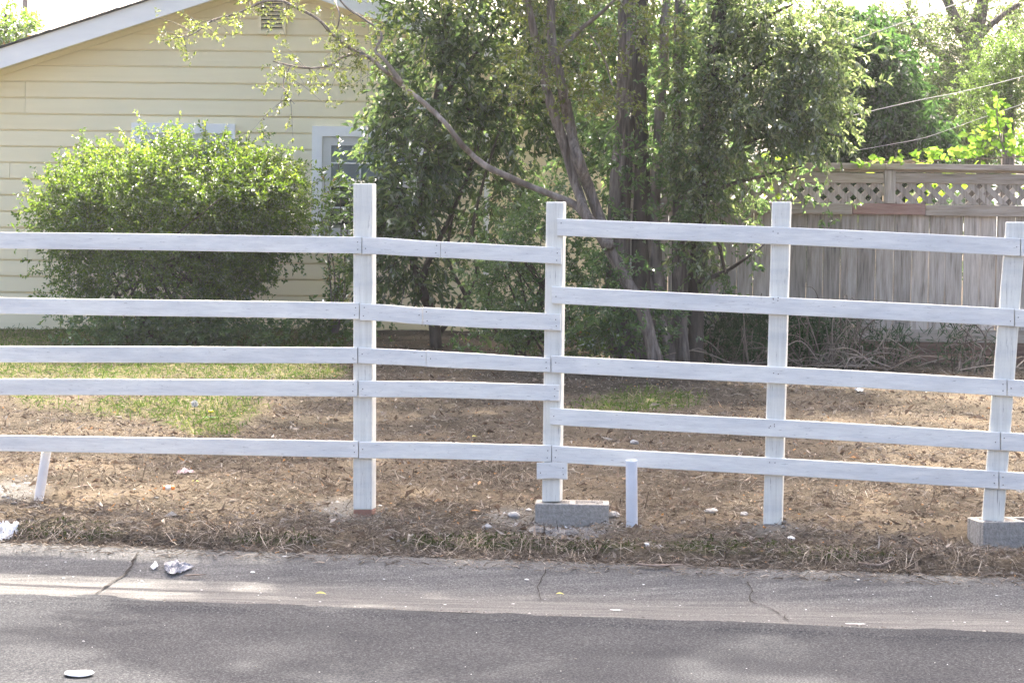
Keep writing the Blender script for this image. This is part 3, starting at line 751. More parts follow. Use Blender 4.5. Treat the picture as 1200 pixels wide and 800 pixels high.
# ------------------------------------------------------------------ foliage tools
def leaf_arrays(pos, d, nrm, L, W, fold=.25, bend=.15):
    d = d / (np.linalg.norm(d, axis=1)[:, None] + 1e-9)
    side = np.cross(d, nrm); side /= np.linalg.norm(side, axis=1)[:, None] + 1e-9
    up = np.cross(side, d); L = L[:, None]; W = W[:, None]
    tip = pos + d * L - up * L * bend; m = pos + d * L * .48 + up * W * .0
    l = m + side * W * .5 + up * W * fold; r = m - side * W * .5 + up * W * fold
    V = np.stack([pos, l, tip, r], 1).reshape(-1, 3); i = np.arange(len(pos)) * 4
    Fq = np.stack([np.stack([i, i + 2, i + 1], -1), np.stack([i, i + 3, i + 2], -1)], 1).reshape(-1, 3)
    return V, Fq
def unit(rng, n):
    v = rng.normal(size=(n, 3)); return v / np.linalg.norm(v, axis=1)[:, None]
def in_ellipsoids(rng, ells, shell=1.0, clump=6, spread=.10):
    """ells: (centre, radii, count): twig origins gathered in clumps, and outward directions"""
    Ps, Ds = [], []
    for c, r, n in ells:
        m = max(1, n // clump); u = unit(rng, m); rad = rng.random(m) ** (1 / 3 / shell)
        k = rng.integers(0, m, n); q = u[k] * rad[k][:, None] * np.array(r) + rng.normal(size=(n, 3)) * spread
        Ps.append(np.array(c) + q); Ds.append(u[k])
    return np.vstack(Ps), np.vstack(Ds)
def pe(px, py, rx, ry, Y, rY, n):   # an ellipsoid of a crown whose middle is at distance Y
    k = pxm(Y); return (tuple(P(px, py, Y)), (rx / k, rY, ry / k), n)
def sprays(rng, org, out, per, tl, L, W, upb=.2, outb=.7, ang=.8, droop=.2, flat=.5, fold=.25):
    """leafy twigs: returns leaf arrays and twig arrays"""
    T = len(org)
    td = out * outb + unit(rng, T) * .8 + np.array([0, 0, upb]); td /= np.linalg.norm(td, axis=1)[:, None]
    tlen = tl * rng.uniform(.55, 1.3, T)
    u = (np.arange(per)[None] + rng.uniform(.1, .9, (T, per))) / per
    sag = -droop * (u ** 2)[..., None] * tlen[:, None, None] * np.array([0, 0, 1.0])
    pos = org[:, None] + td[:, None] * (u * tlen[:, None])[..., None] + sag
    rs = unit(rng, T * per).reshape(T, per, 3)
    side = np.cross(td[:, None].repeat(per, 1), rs); side /= np.linalg.norm(side, axis=2)[..., None] + 1e-9
    ld = td[:, None] * (1 - ang * .5) + side * ang + np.array([0, 0, -droop])
    nr = rs * (1 - flat) + np.array([0, 0, 1.0]) * flat
    n = T * per
    LV, LF = leaf_arrays(pos.reshape(-1, 3), ld.reshape(-1, 3), nr.reshape(-1, 3), L * rng.uniform(.45, 1.4, n), W * rng.uniform(.7, 1.2, n), fold, droop * .8)
    # twigs: three-sided slivers
    e = org + td * tlen[:, None] + np.array([0, 0, -1.0]) * (droop * tlen)[:, None]; mid = org + td * (tlen * .5)[:, None] - np.array([0, 0, 1]) * (droop * .25 * tlen)[:, None]
    sd = np.cross(td, np.array([.2, .3, 1])); sd /= np.linalg.norm(sd, axis=1)[:, None] + 1e-9; up = np.cross(sd, td); w_ = (.0035 * tl / .2)
    TV = np.stack([org + sd * w_, org - sd * w_, org + up * w_, mid + sd * w_ * .7, mid - sd * w_ * .7, mid + up * w_ * .7, e], 1).reshape(-1, 3); i = np.arange(T) * 7
    TF = np.stack([np.stack([i, i + 1, i + 4], -1), np.stack([i, i + 4, i + 3], -1), np.stack([i + 1, i + 2, i + 5], -1), np.stack([i + 1, i + 5, i + 4], -1), np.stack([i + 2, i, i + 3], -1), np.stack([i + 2, i + 3, i + 5], -1),
                   np.stack([i + 3, i + 4, i + 6], -1), np.stack([i + 4, i + 5, i + 6], -1), np.stack([i + 5, i + 3, i + 6], -1)], 1).reshape(-1, 3)
    return (LV, LF), (TV, TF)
def crown(parent, rng, ells, mat, twigmat, per, tl, L, W, shell=1.0, name='crown', clump=6, spread=.10, **kw):
    o, d = in_ellipsoids(rng, ells, shell, clump, spread)
    (LV, LF), (TV, TF) = sprays(rng, o, d, per, tl, L, W, **kw)
    c = new_mesh(name, LV, LF, mat, parent); c['kind'] = 'stuff'
    t = new_mesh('twigs', TV, TF, twigmat, parent); t['kind'] = 'stuff'
    return c
def pts3(lst, Y): return [P(x, y, Y) if len(q) == 2 else P(x, y, q[2]) for q in lst for x, y in [q[:2]]]

LM = {}
LM['laurel'] = leaf_mat('laurel_leaf', [(0, (0.051, 0.074, 0.039)), (.55, (0.079, 0.109, 0.054)), (.85, (0.116, 0.147, 0.069)), (1, (0.177, 0.202, 0.098))], trans=0.45, gloss=0.025, rough=0.45)
LM['shoot'] = leaf_mat('sunlit_shoot_leaf', [(0, (.085, .13, .025)), (.6, (.125, .18, .036)), (1, (.20, .24, .06))], trans=.55, gloss=.03, rough=.5, tint=(1.0, 1.03, .5))  # lighter, yellower than the bush leaf: sun on the shoots put into the colour
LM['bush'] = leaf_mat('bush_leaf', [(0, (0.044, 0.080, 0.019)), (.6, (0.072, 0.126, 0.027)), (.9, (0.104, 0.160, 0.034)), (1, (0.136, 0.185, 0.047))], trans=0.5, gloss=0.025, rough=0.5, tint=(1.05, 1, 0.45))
LM['myrtle'] = leaf_mat('myrtle_leaf', [(0, (.07, .08, .03)), (.6, (.10, .11, .04)), (1, (.16, .16, .06))], trans=0.5, gloss=0.02)
LM['under'] = leaf_mat('under_leaf', [(0, (0.057, 0.092, 0.046)), (.6, (0.092, 0.136, 0.067)), (1, (0.145, 0.185, 0.085))], trans=0.47, gloss=0.02)
LM['sage'] = leaf_mat('sage_leaf', [(0, (0.070, 0.095, 0.050)), (.5, (0.106, 0.133, 0.068)), (.85, (0.158, 0.176, 0.095)), (1, (0.264, 0.267, 0.180))], trans=0.48, gloss=0.035, rough=0.45)
LM['darkbg'] = leaf_mat('darkbg_leaf', [(0, (0.022, 0.043, 0.018)), (.6, (0.036, 0.068, 0.026)), (1, (0.058, 0.101, 0.036))], trans=0.42, gloss=0.015, rough=0.5)
LM['feather'] = leaf_mat('feather_leaf', [(0, (0.066, 0.090, 0.041)), (.6, (0.090, 0.115, 0.050)), (1, (0.131, 0.156, 0.072))], trans=0.45, gloss=0.02)
LM['cypress'] = leaf_mat('cypress_leaf', [(0, (0.066, 0.107, 0.033)), (.6, (0.098, 0.139, 0.043)), (1, (0.139, 0.180, 0.057))], trans=0.42, gloss=0.02)
LM['vine'] = leaf_mat('vine_leaf', [(0, (.13, .19, .025)), (1, (.22, .27, .04))], trans=0.5, gloss=0.02)
LM['sapling'] = leaf_mat('sapling_leaf', [(0, (.07, .12, .02)), (.85, (.14, .20, .04)), (.93, (.18, .22, .05)), (1, (.30, .12, .06))], .45, gloss=.08)
LM['grass'] = island_mat('grass_blades', [(0, (.055, .11, .018)), (.5, (.10, .165, .032)), (.75, (.17, .20, .055)), (.88, (.27, .24, .12)), (1, (.38, .33, .20))], trans=.35)
LM['moss'] = island_mat('moss', [(0, (.03, .045, .012)), (1, (.09, .11, .03))], trans=.2)
LM['litter'] = island_mat('leaf_litter', [(0, (.075, .058, .046)), (.3, (.13, .102, .08)), (.55, (.195, .155, .122)), (.8, (.28, .23, .185)), (.93, (.46, .41, .35)), (.985, (.55, .28, .10)), (1, (.60, .56, .50))], trans=.12)
LM['straw'] = island_mat('straw', [(0, (.075, .06, .048)), (.45, (.17, .138, .11)), (.8, (.30, .25, .20)), (1, (.47, .41, .34))], trans=.1)

# ------------------------------------------------------------------ trees and shrubs
rng = np.random.default_rng(11)
# round bush before the house
BYD = 22.2
b = empty('round_bush', G(205, 400), 'large round bush with bright yellow-green top before the cream wall', 'bush')
crown(b, rng, [pe(205, 250, 138, 70, BYD, .9, 2300), pe(112, 254, 66, 42, BYD, .7, 700), pe(300, 250, 58, 50, BYD, .7, 700), pe(190, 322, 116, 62, BYD, .75, 1900), pe(205, 217, 104, 40, BYD, .7, 900)],
      LM['bush'], MAT['bark_dark'], 13, .15, .036, .019, shell=2.4, upb=.35, outb=.9, ang=.9, droop=.15, name='foliage', clump=11, spread=.11)
# young shoots over its top and left side, leaf colour brightened for sunlight
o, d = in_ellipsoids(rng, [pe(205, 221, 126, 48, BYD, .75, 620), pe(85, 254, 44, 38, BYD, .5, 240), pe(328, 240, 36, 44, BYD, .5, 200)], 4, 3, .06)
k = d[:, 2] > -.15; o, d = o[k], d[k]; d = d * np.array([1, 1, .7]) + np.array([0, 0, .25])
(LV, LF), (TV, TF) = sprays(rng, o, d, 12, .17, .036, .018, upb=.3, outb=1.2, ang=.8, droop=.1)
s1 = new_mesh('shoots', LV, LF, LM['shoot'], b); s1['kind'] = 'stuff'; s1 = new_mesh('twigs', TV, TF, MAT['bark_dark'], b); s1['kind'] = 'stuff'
arr = []
for i in range(26):
    x0 = 120 + 150 * rng.random(); x1 = 60 + 270 * rng.random(); arr.append(tube_arrays([P(200 + (x0 - 200) * .5, 404, BYD), P(x0, 350, BYD + rng.normal(0, .2)), P(x1, 230, BYD + rng.normal(0, .4))], [.018, .012, .004], 5, k=3))
V, Fq = join(arr); new_mesh('stems', V, Fq, MAT['bark_dark'], b, True)['kind'] = 'stuff'
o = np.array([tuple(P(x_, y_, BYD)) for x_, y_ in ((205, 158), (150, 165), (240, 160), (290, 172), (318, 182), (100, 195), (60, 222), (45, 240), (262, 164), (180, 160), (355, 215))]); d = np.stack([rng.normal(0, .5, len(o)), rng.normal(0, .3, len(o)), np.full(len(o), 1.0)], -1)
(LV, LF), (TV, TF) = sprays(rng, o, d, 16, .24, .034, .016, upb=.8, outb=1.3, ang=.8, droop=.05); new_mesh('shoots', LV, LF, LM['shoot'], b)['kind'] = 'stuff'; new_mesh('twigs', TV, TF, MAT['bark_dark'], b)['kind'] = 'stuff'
# low dark plants under it
gp = empty('ground_cover_plant', G(230, 404), 'low dark leafy plants crowded under the round bush', 'plant')
crown(gp, rng, [pe(210, 392, 130, 14, 21.5, .25, 420), pe(390, 382, 80, 10, 22.6, .25, 160)], LM['under'], MAT['bark_dark'], 9, .12, .05, .03, upb=.9, name='foliage')

# sapling by the window
sp = empty('slender_sapling', G(395, 392), 'slender yellow-green sapling with orange-tipped shoots in front of the window', 'sapling')
YS = 22.4; ox = []
for (x0, y0, x1, y1) in ((392, 390, 396, 178), (392, 390, 380, 205), (394, 390, 412, 215), (390, 390, 372, 240), (396, 390, 418, 260), (392, 390, 388, 230), (395, 390, 405, 300)):
    pA, pB = P(x0, y0, YS), P(x1, y1, YS + rng.normal(0, .12)); midp = (pA + pB) / 2 + Vector((rng.normal(0, .04), 0, 0)); ox.append((pA, midp, pB))
V, Fq = join([tube_arrays(q, [.008, .006, .002], 5, k=4) for q in ox]); new_mesh('stems', V, Fq, MAT['bark_pale'], sp, True)
org = np.array([tuple(Vector(q[1]).lerp(q[2], u)) if u > 0 else tuple(Vector(q[0]).lerp(q[1], 1 + u)) for q in ox for u in np.linspace(-.9, 1, 16)])
dd = unit(rng, len(org)) * np.array([1, .6, .3]) + np.array([0, 0, .5])
(LV, LF), (TV, TF) = sprays(rng, org, dd, 9, .12, .058, .024, upb=.6, outb=1.0, ang=.7, droop=.1)
new_mesh('foliage', LV, LF, LM['sapling'], sp)['kind'] = 'stuff'

# dark laurel tree
YL = 21.9
lt = empty('laurel_tree', G(515, 398), 'dense dark glossy-leaved tree against the house wall', 'tree')
tube('trunk', [P(512, 408, YL), P(506, 365, YL), P(490, 335, YL), P(485, 280, YL), P(500, 180, YL), P(520, 60, YL + .1), P(540, -80, YL + .1)], [.05, .045, .04, .035, .03, .024, .012], MAT['bark_dark'], lt, 9, .2, 1)
for (a, rs_) in (([(500, 350), (497, 320), (530, 250), (560, 170), (585, 60)], (.03, .028, .02, .016, .006)), ([(512, 395), (548, 345), (560, 320), (552, 280), (570, 200), (600, 110)], (.025, .022, .02, .018, .012, .005)),
                 ([(498, 200), (470, 150), (450, 110)], (.018, .012, .005)), ([(515, 120), (560, 60), (610, 0)], (.018, .012, .005)), ([(545, 345), (525, 300), (535, 230)], (.018, .013, .006)), ([(505, 150), (540, 130), (640, 120)], (.018, .012, .005))):
    tube('limb', [P(x_, y_, YL + rng.normal(0, .1)) for x_, y_ in a], rs_, MAT['bark_dark'], lt, 7, .15, 2)
crown(lt, rng, [pe(520, 120, 72, 72, YL, .6, 344), pe(484, 205, 44, 60, YL - .1, .4, 245), pe(472, 295, 38, 40, YL - .1, .4, 196), pe(575, 25, 110, 44, YL, .6, 270), pe(590, 145, 56, 70, YL + .2, .4, 188),
               pe(575, 240, 56, 56, YL, .4, 60), pe(500, 40, 44, 40, YL, .4, 106), pe(660, 100, 54, 70, YL + .3, .4, 98), pe(535, 320, 34, 34, YL, .3, 26), pe(448, 225, 14, 40, YL - .2, .2, 41)],
      LM['laurel'], MAT['bark_dark'], 9, .26, .082, .038, shell=1.3, upb=.15, outb=.8, ang=.8, droop=.3, flat=.6)
crown(lt, rng, [((P(540, -130, YL).x, YL, 4.6), (1.0, 1.0, .9), 500), ((P(620, -60, YL).x, YL, 4.2), (.9, .9, .7), 260)], LM['laurel'], MAT['bark_dark'], 12, .28, .09, .045, shell=1.5)

# understory shrub
us = empty('leafy_shrub', G(640, 432), 'bushy mid-green shrub of small leaves growing behind the middle white post', 'shrub')
YU = 19.9
crown(us, rng, [pe(612, 290, 46, 40, YU, .35, 210), pe(600, 352, 36, 42, YU, .35, 230), pe(682, 312, 30, 34, YU, .3, 170), pe(670, 390, 54, 22, YU - .1, .35, 240), pe(640, 255, 28, 24, YU, .25, 90), pe(590, 390, 32, 18, YU, .3, 110), pe(735, 350, 20, 28, YU + .3, .2, 36)],
      LM['under'], MAT['bark_dark'], 12, .15, .04, .021, shell=1.3, upb=.3, droop=.15, name='foliage')
crown(us, rng, [pe(700, 400, 36, 18, YU - .3, .2, 50)], LM['sapling'], MAT['bark_dark'], 10, .12, .04, .022, name='foliage')
V, Fq = join([tube_arrays([P(640 + rng.normal(0, 14), 432, YU), P(630 + rng.normal(0, 26), 370, YU), P(620 + rng.normal(0, 40), 280, YU + rng.normal(0, .15))], [.012, .009, .003], 5, k=4) for i in range(18)])
new_mesh('stems', V, Fq, MAT['bark_dark'], us, True)['kind'] = 'stuff'

# crape myrtle: crooked pale stems and the long branch over the lawn
YM = 19.2
cm = empty('crape_myrtle', G(768, 432), 'crooked pale-barked tree with one long thin branch reaching over the lawn', 'tree')
base = [(772, 436), (764, 405), (752, 360), (733, 327), (712, 288), (690, 258)]
tube('trunk', [P(x_, y_, YM) for x_, y_ in base], [.062, .054, .048, .045, .044, .042], MAT['bark'], cm, 12, .22, 3)
stems = [([(695, 265), (687, 252), (676, 220), (663, 175), (647, 128), (635, 80), (622, 20), (610, -60)], (.042, .042, .04, .039, .036, .032, .026, .018)),
         ([(714, 290), (703, 255), (690, 220), (677, 187), (667, 145), (657, 95), (647, 50), (645, 0), (640, -80)], (.046, .044, .043, .043, .041, .038, .034, .028, .018)),
         ([(690, 258), (673, 240), (640, 226), (613, 215), (588, 204), (567, 193), (552, 180), (540, 168), (525, 148), (510, 133), (490, 115), (467, 97), (450, 82), (433, 68), (400, 50), (373, 23), (333, 2), (300, -20)],
          (.033, .030, .027, .026, .025, .0245, .024, .0225, .020, .0185, .017, .016, .015, .017, .014, .011, .009, .006)),
         ([(471, 98), (450, 70), (440, 60), (447, 40), (423, 20), (407, 10), (390, -10)], (.017, .013, .011, .010, .008, .007, .005)),
         ([(433, 68), (415, 64), (400, 68), (388, 76), (367, 80), (345, 78), (320, 72)], (.014, .012, .010, .009, .008, .007, .004)),
         ([(333, 2), (310, 2), (280, 15), (247, 25), (230, 38), (217, 43), (187, 48)], (.010, .009, .008, .007, .005, .004, .003)),
         ([(643, 66), (655, 60), (682, 33), (708, 12), (740, -20)], (.022, .02, .018, .015, .01)),
         ([(692, 42), (705, 62), (714, 88), (721, 115), (727, 138), (715, 152), (706, 165)], (.008, .0075, .007, .007, .006, .004, .002)),
         ([(340, 78), (332, 95), (335, 110), (345, 122)], (.005, .004, .003, .002)), ([(375, 25), (390, 40), (398, 20), (392, 0)], (.008, .007, .006, .005))]
for q_, (a, r_) in enumerate(stems):
    tube('limb', [P(x_, y_, YM + .12 * math.sin(i * 1.7 + x_)) for i, (x_, y_) in enumerate(a)], r_, MAT['bark' if q_ < 2 else 'bark_pale'], cm, 9, .2, int(a[0][0]))
# side twigs + small leaves on the long branch
org, dd, tw = [], [], []
for a, cnt, lo in ((stems[2][0][13:], 26, 0), (stems[4][0], 30, 0), (stems[5][0], 26, 0), (stems[3][0], 10, 0), (stems[8][0], 9, 0)):
    for i in range(cnt):
        u = rng.random() * (len(a) - 1); k = int(u); f = u - k; p = P(a[k][0] * (1 - f) + a[k + 1][0] * f, a[k][1] * (1 - f) + a[k + 1][1] * f, YM + rng.normal(0, .1))
        e = p + Vector((rng.normal(-.02, .13), rng.normal(0, .14), rng.normal(-.04, .13))); tw.append(tube_arrays([p, (p + e) / 2 + Vector((0, 0, .02)), e], [.0028, .002, .001], 3, k=2))
        for q in range(3): org.append(tuple(p.lerp(e, .35 + .33 * q))); dd.append(tuple((e - p).normalized()))
V, Fq = join(tw); new_mesh('twigs', V, Fq, MAT['bark_pale'], cm)['kind'] = 'stuff'
(LV, LF), _ = sprays(rng, np.array(org), np.array(dd), 6, .08, .034, .020, upb=.1, ang=.9, droop=.15); new_mesh('crown', LV, LF, LM['myrtle'], cm)['kind'] = 'stuff'
crown(cm, rng, [pe(655, 30, 60, 46, YM, .5, 120), pe(630, 95, 44, 34, YM, .4, 60), pe(740, 30, 50, 40, YM - .2, .4, 80), pe(690, 130, 40, 22, YM - .2, .3, 34), pe(560, -20, 80, 30, YM, .5, 70), pe(705, 115, 50, 12, YM - .3, .3, 24), pe(462, 24, 10, 14, YM, .15, 9)],
      LM['myrtle'], MAT['bark_pale'], 11, .2, .042, .022, upb=.1, droop=.2)
# dry seed pods on the end of the long branch
bm = bmesh.new()
for i in range(46):
    q_ = org[int(rng.integers(0, len(org)))]
    bmesh.ops.create_icosphere(bm, subdivisions=1, radius=.0062 * rng.uniform(.7, 1.2), matrix=Matrix.Translation(q_))
from_bm('seed_pods', bm, MAT['bark_dark'], cm, True)['kind'] = 'stuff'

# big tree with several fluted trunks
YT = 20.0
bt = empty('big_tree', G(745, 428), 'tall tree with several thick fluted trunks and a high spreading crown', 'tree')
for a, r_, m in (([(734, 432), (727, 395), (725, 320), (726, 240), (731, 150), (735, 60), (735, -60), (735, -260)], (.15, .11, .09, .078, .075, .075, .075, .06), 'bark'),
                 ([(757, 432), (754, 380), (751, 300), (752, 200), (750, 110), (752, 20), (760, -120)], (.12, .09, .072, .06, .056, .055, .04), 'bark_dark'),
                 ([(792, 430), (783, 390), (772, 330), (767, 262), (770, 190), (774, 117), (778, 50), (782, -20), (786, -150)], (.06, .055, .048, .042, .04, .04, .04, .038, .03), 'bark_pale'),
                 ([(800, 426), (797, 350), (795, 250), (794, 150), (796, 60), (800, -60)], (.06, .056, .05, .047, .045, .04), 'bark'),
                 ([(784, 430), (781, 400), (770, 360), (764, 320), (760, 280)], (.055, .04, .035, .03, .02), 'bark_pale'), ([(770, 432), (768, 400), (765, 370), (756, 330)], (.06, .045, .035, .02), 'bark'),
                 ([(741, 434), (745, 400), (736, 350), (730, 300)], (.08, .06, .05, .03), 'bark')):
    tube('trunk', [P(x_, y_, YT + .02 * (x_ % 5)) for x_, y_ in a], r_, MAT[m], bt, 14, .22, int(a[0][0]))
for (p0, p1, p2) in (((.62, YT, 4.2), (1.6, 20.2, 6.2), (2.6, 20.1, 8.2)), ((.9, YT, 4.5), (.4, 20.2, 7), (-.4, 20.2, 9)), ((1.0, YT, 4.8), (1.2, 20, 7.5), (1.1, 20, 10)), ((1.2, YT, 4.2), (2.2, 20.4, 6), (3.4, 20.4, 8)), ((.8, 20, 4), (-.2, 20, 5.2), (-1.0, 20.1, 6.4))):
    tube('limb', [p0, p1, p2], [.09, .06, .02], MAT['bark'], bt, 9, .2, 5)
crown(bt, rng, [((.6, 20.3, 5.6), (1.4, 1.1, 1.0), 560), ((-.6, 20.3, 6.4), (1.0, 1.1, 1.0), 400), ((1.0, 20.3, 6.4), (1.0, 1.1, .8), 260), ((1.0, 20.3, 7.4), (1.3, 1.2, 1.1), 290), ((.3, 20.3, 8.6), (1.4, 1.1, 1.0), 240), ((2.2, 20.3, 9.6), (1.4, 1.2, .9), 250), ((1.0, 20.3, 10.3), (2.0, 1.2, .9), 330), ((3.0, 20.3, 10.8), (1.6, 1.2, .9), 230), ((-.2, 20.3, 10.6), (1.0, 1.2, 1.2), 200), ((1.6, 20.3, 11.9), (1.6, 1.2, .9), 230), ((3.2, 20.3, 12.3), (1.5, 1.2, .9), 200), ((.2, 20.3, 12.3), (1.2, 1.2, .7), 100), ((3.9, 20.3, 9.6), (1.0, 1.2, .8), 120)],
      LM['laurel'], MAT['bark_dark'], 14, .42, .13, .062, shell=1.3, droop=.25)
crown(bt, rng, [pe(770, 110, 80, 100, YT + 1.0, .4, 210), pe(800, 30, 80, 40, YT + .7, .4, 130), pe(830, 170, 40, 70, YT + .8, .3, 90), pe(715, 190, 40, 50, YT + .8, .3, 60), pe(760, 260, 44, 34, YT + .9, .3, 40), pe(700, 30, 40, 34, YT + .8, .3, 55)],
      LM['under'], MAT['bark_dark'], 12, .24, .065, .032, shell=1.2, droop=.3)
crown(bt, rng, [pe(735, 110, 50, 30, YT - .6, .2, 26), pe(735, 195, 50, 36, YT - .5, .25, 60), pe(750, 285, 50, 26, YT - .4, .25, 34), pe(715, 335, 36, 40, YM - .35, .12, 46), pe(745, 385, 44, 22, YT - .3, .2, 70), pe(815, 60, 34, 40, YT - .5, .2, 26), pe(800, 250, 30, 40, YT - .4, .2, 20), pe(730, 30, 60, 30, YT - .5, .2, 22)], LM['under'], MAT['bark_dark'], 11, .18, .05, .024, droop=.3)

crown(bt, rng, [pe(650, 85, 60, 50, YT + 2.2, .3, 80), pe(715, 120, 50, 60, YT + 2.2, .3, 80), pe(800, 90, 60, 90, YT + 2.4, .3, 170), pe(850, 30, 60, 40, YT + 2.4, .3, 80), pe(730, 30, 70, 40, YT + 2.4, .3, 90), pe(600, 20, 60, 30, YT + 2.4, .3, 60)],
      LM['laurel'], MAT['bark_dark'], 12, .26, .075, .036, shell=1.1, droop=.3)
# glossy tree leaning over the board fence
YG = 19.7
gt = empty('glossy_tree', G(822, 432), 'broad tree with pale glinting leaves hanging over the board fence', 'tree')
tube('trunk', [P(815, 432, YG + .4), P(816, 340, YG + .4), P(822, 240, YG + .3), P(828, 160, YG + .2), P(834, 85, YG), P(842, 20, YG), P(855, -80, YG)], [.075, .065, .06, .058, .062, .055, .04], MAT['bark_dark'], gt, 10, .2, 8)
for a in ([(830, 130), (870, 90), (920, 60), (960, 45)], [(826, 200), (870, 170), (930, 150), (985, 160)], [(836, 70), (880, 30), (930, 5)], [(825, 230), (860, 215), (900, 205), (940, 195)], [(822, 260), (840, 280), (850, 320)], [(818, 330), (850, 318), (878, 300), (900, 282)]):
    tube('limb', [P(x_, y_, YG + .1 * math.sin(x_)) for x_, y_ in a], [.022, .017, .011, .005], MAT['bark_dark'], gt, 7, .15, a[0][0])
crown(gt, rng, [pe(870, 70, 72, 68, YG, .5, 330), pe(925, 105, 62, 60, YG, .45, 300), pe(905, 15, 80, 30, YG, .5, 190), pe(870, 135, 72, 34, YG - .1, .4, 210), pe(942, 138, 40, 26, YG, .35, 150), pe(830, 195, 42, 40, YG, .35, 130), pe(834, 275, 34, 54, YG + .1, .25, 75), pe(968, 60, 34, 36, YG, .35, 110), pe(845, 188, 22, 14, YG, .3, 40)],
      LM['sage'], MAT['bark_dark'], 13, .22, .056, .024, shell=1.2, upb=.05, outb=.7, droop=.35, flat=.55)
crown(gt, rng, [pe(935, 209, 14, 14, YG + .4, .1, 14), pe(975, 250, 10, 8, YG + .6, .05, 6), pe(875, 250, 30, 26, YG + .5, .1, 34), pe(850, 330, 26, 16, YG + .3, .1, 18)], LM['under'], MAT['bark_dark'], 10, .14, .045, .024, droop=.3)

# trees beyond the board fence
def far_tree(name, label, base, ells, mat, per, tl, L, W, trunk=None, limbs=(), **kw):
    t = empty(name, base, label, 'tree', None)
    if trunk: tube('trunk', trunk[0], trunk[1], MAT[trunk[2]], t, 9, .15, 3)
    for a, r_ in limbs: tube('limb', a, r_, MAT['bark'], t, 7, .12, 4)
    crown(t, rng, ells, LM[mat], MAT['bark_dark'], per, tl, L, W, **kw); return t
YB = 27.0
far_tree('evergreen_tree', 'dense dark green tree behind the board fence, between paler trees', (P(1010, 420, YB).x, YB, .66),
         [pe(1010, 110, 52, 70, YB, 1.0, 900), pe(1050, 160, 44, 50, YB, .8, 600), pe(985, 180, 50, 40, YB, .8, 450), pe(1000, 60, 30, 34, YB, .7, 200), pe(1020, 225, 70, 30, YB, .6, 300)], 'darkbg', 12, .24, .085, .04,
         ([(P(1015, 0, YB).x, YB, .5), (P(1015, 0, YB).x, YB, 2.4), (P(1010, 0, YB).x, YB, 3.6)], (.14, .10, .04), 'bark_dark'), shell=1.8, droop=.4, flat=.5)
YFT = 33.0
limb = lambda pts, r_: ([P(x_, y_, YFT) for x_, y_ in pts], r_)
far_tree('feathery_tree', 'tall airy tree with bare forking limbs far behind the board fence', (P(1145, 400, YFT).x, YFT, .66),
         [pe(1085, 50, 46, 46, YFT, 1.0, 270), pe(1150, 14, 60, 30, YFT, 1.2, 150), pe(1110, 120, 70, 50, YFT, 1.2, 800), pe(1185, 50, 40, 50, YFT + 1.5, 1, 110), pe(1100, 170, 60, 26, YFT, 1, 260), pe(1060, 30, 20, 20, YFT, .7, 50)], 'feather', 15, .36, .07, .022,
         ([P(1147, 420, YFT), P(1146, 250, YFT), P(1144, 130, YFT), P(1143, 58, YFT), P(1150, 20, YFT), P(1165, -60, YFT)], (.2, .17, .13, .11, .08, .03), 'bark'),
         [limb([(1143, 60), (1130, 40), (1113, 7), (1100, -30)], (.09, .08, .07, .05)), limb([(1144, 62), (1152, 40), (1170, 22), (1195, 5)], (.06, .05, .04, .03)), limb([(1146, 150), (1128, 113), (1120, 80), (1098, 60), (1077, 43), (1063, 15)], (.08, .06, .055, .045, .04, .02)), limb([(1128, 90), (1115, 84), (1090, 82), (1080, 88)], (.04, .03, .025, .015)), limb([(1133, 40), (1146, 10), (1150, -20)], (.05, .04, .03))], shell=1.0, droop=.3)
YC = 29.0
far_tree('light_cypress', 'soft light green cypress showing behind the grapevine, beside the airy tree', (P(1180, 400, YC).x, YC, .66), [pe(1172, 85, 26, 34, YC, .6, 330), pe(1202, 78, 22, 26, YC, .6, 170), pe(1165, 130, 34, 30, YC, .6, 260), pe(1215, 100, 36, 60, YC, .7, 260)], 'cypress', 16, .2, .04, .016,
         ([(P(1185, 0, YC).x, YC, .5), (P(1185, 0, YC).x, YC, 3.2)], (.12, .05), 'bark'), upb=.8, outb=.6)
far_tree('far_tree', 'small leafy treetop showing beyond the roof slope at the utility pole', (P(14, 380, 36).x, 36, .66), [pe(12, 40, 16, 22, 36, .5, 90), pe(-8, 55, 22, 20, 36, .5, 70), pe(22, 28, 8, 10, 36, .3, 20)], 'sapling', 12, .24, .09, .045, ([(P(8, 0, 36).x, 36, .5), (P(8, 0, 36).x, 36, 4.5)], (.12, .04), 'bark'))
# far mass of greenery closing the view behind the fence
fo, fd = in_ellipsoids(rng, [((x_, 45 + (x_ * 3) % 4, 2.0 + .5 * math.sin(x_ * 1.3)), (1.7, 1.5, 1.9), 130) for x_ in np.arange(-14, 22, 1.8)], 1.5)
(LV, LF), _ = sprays(rng, fo, fd, 12, .5, .2, .09)
tag(new_mesh('woods', LV, LF, LM['darkbg']), 'distant belt of mixed green trees beyond the yards', None, kind='stuff')

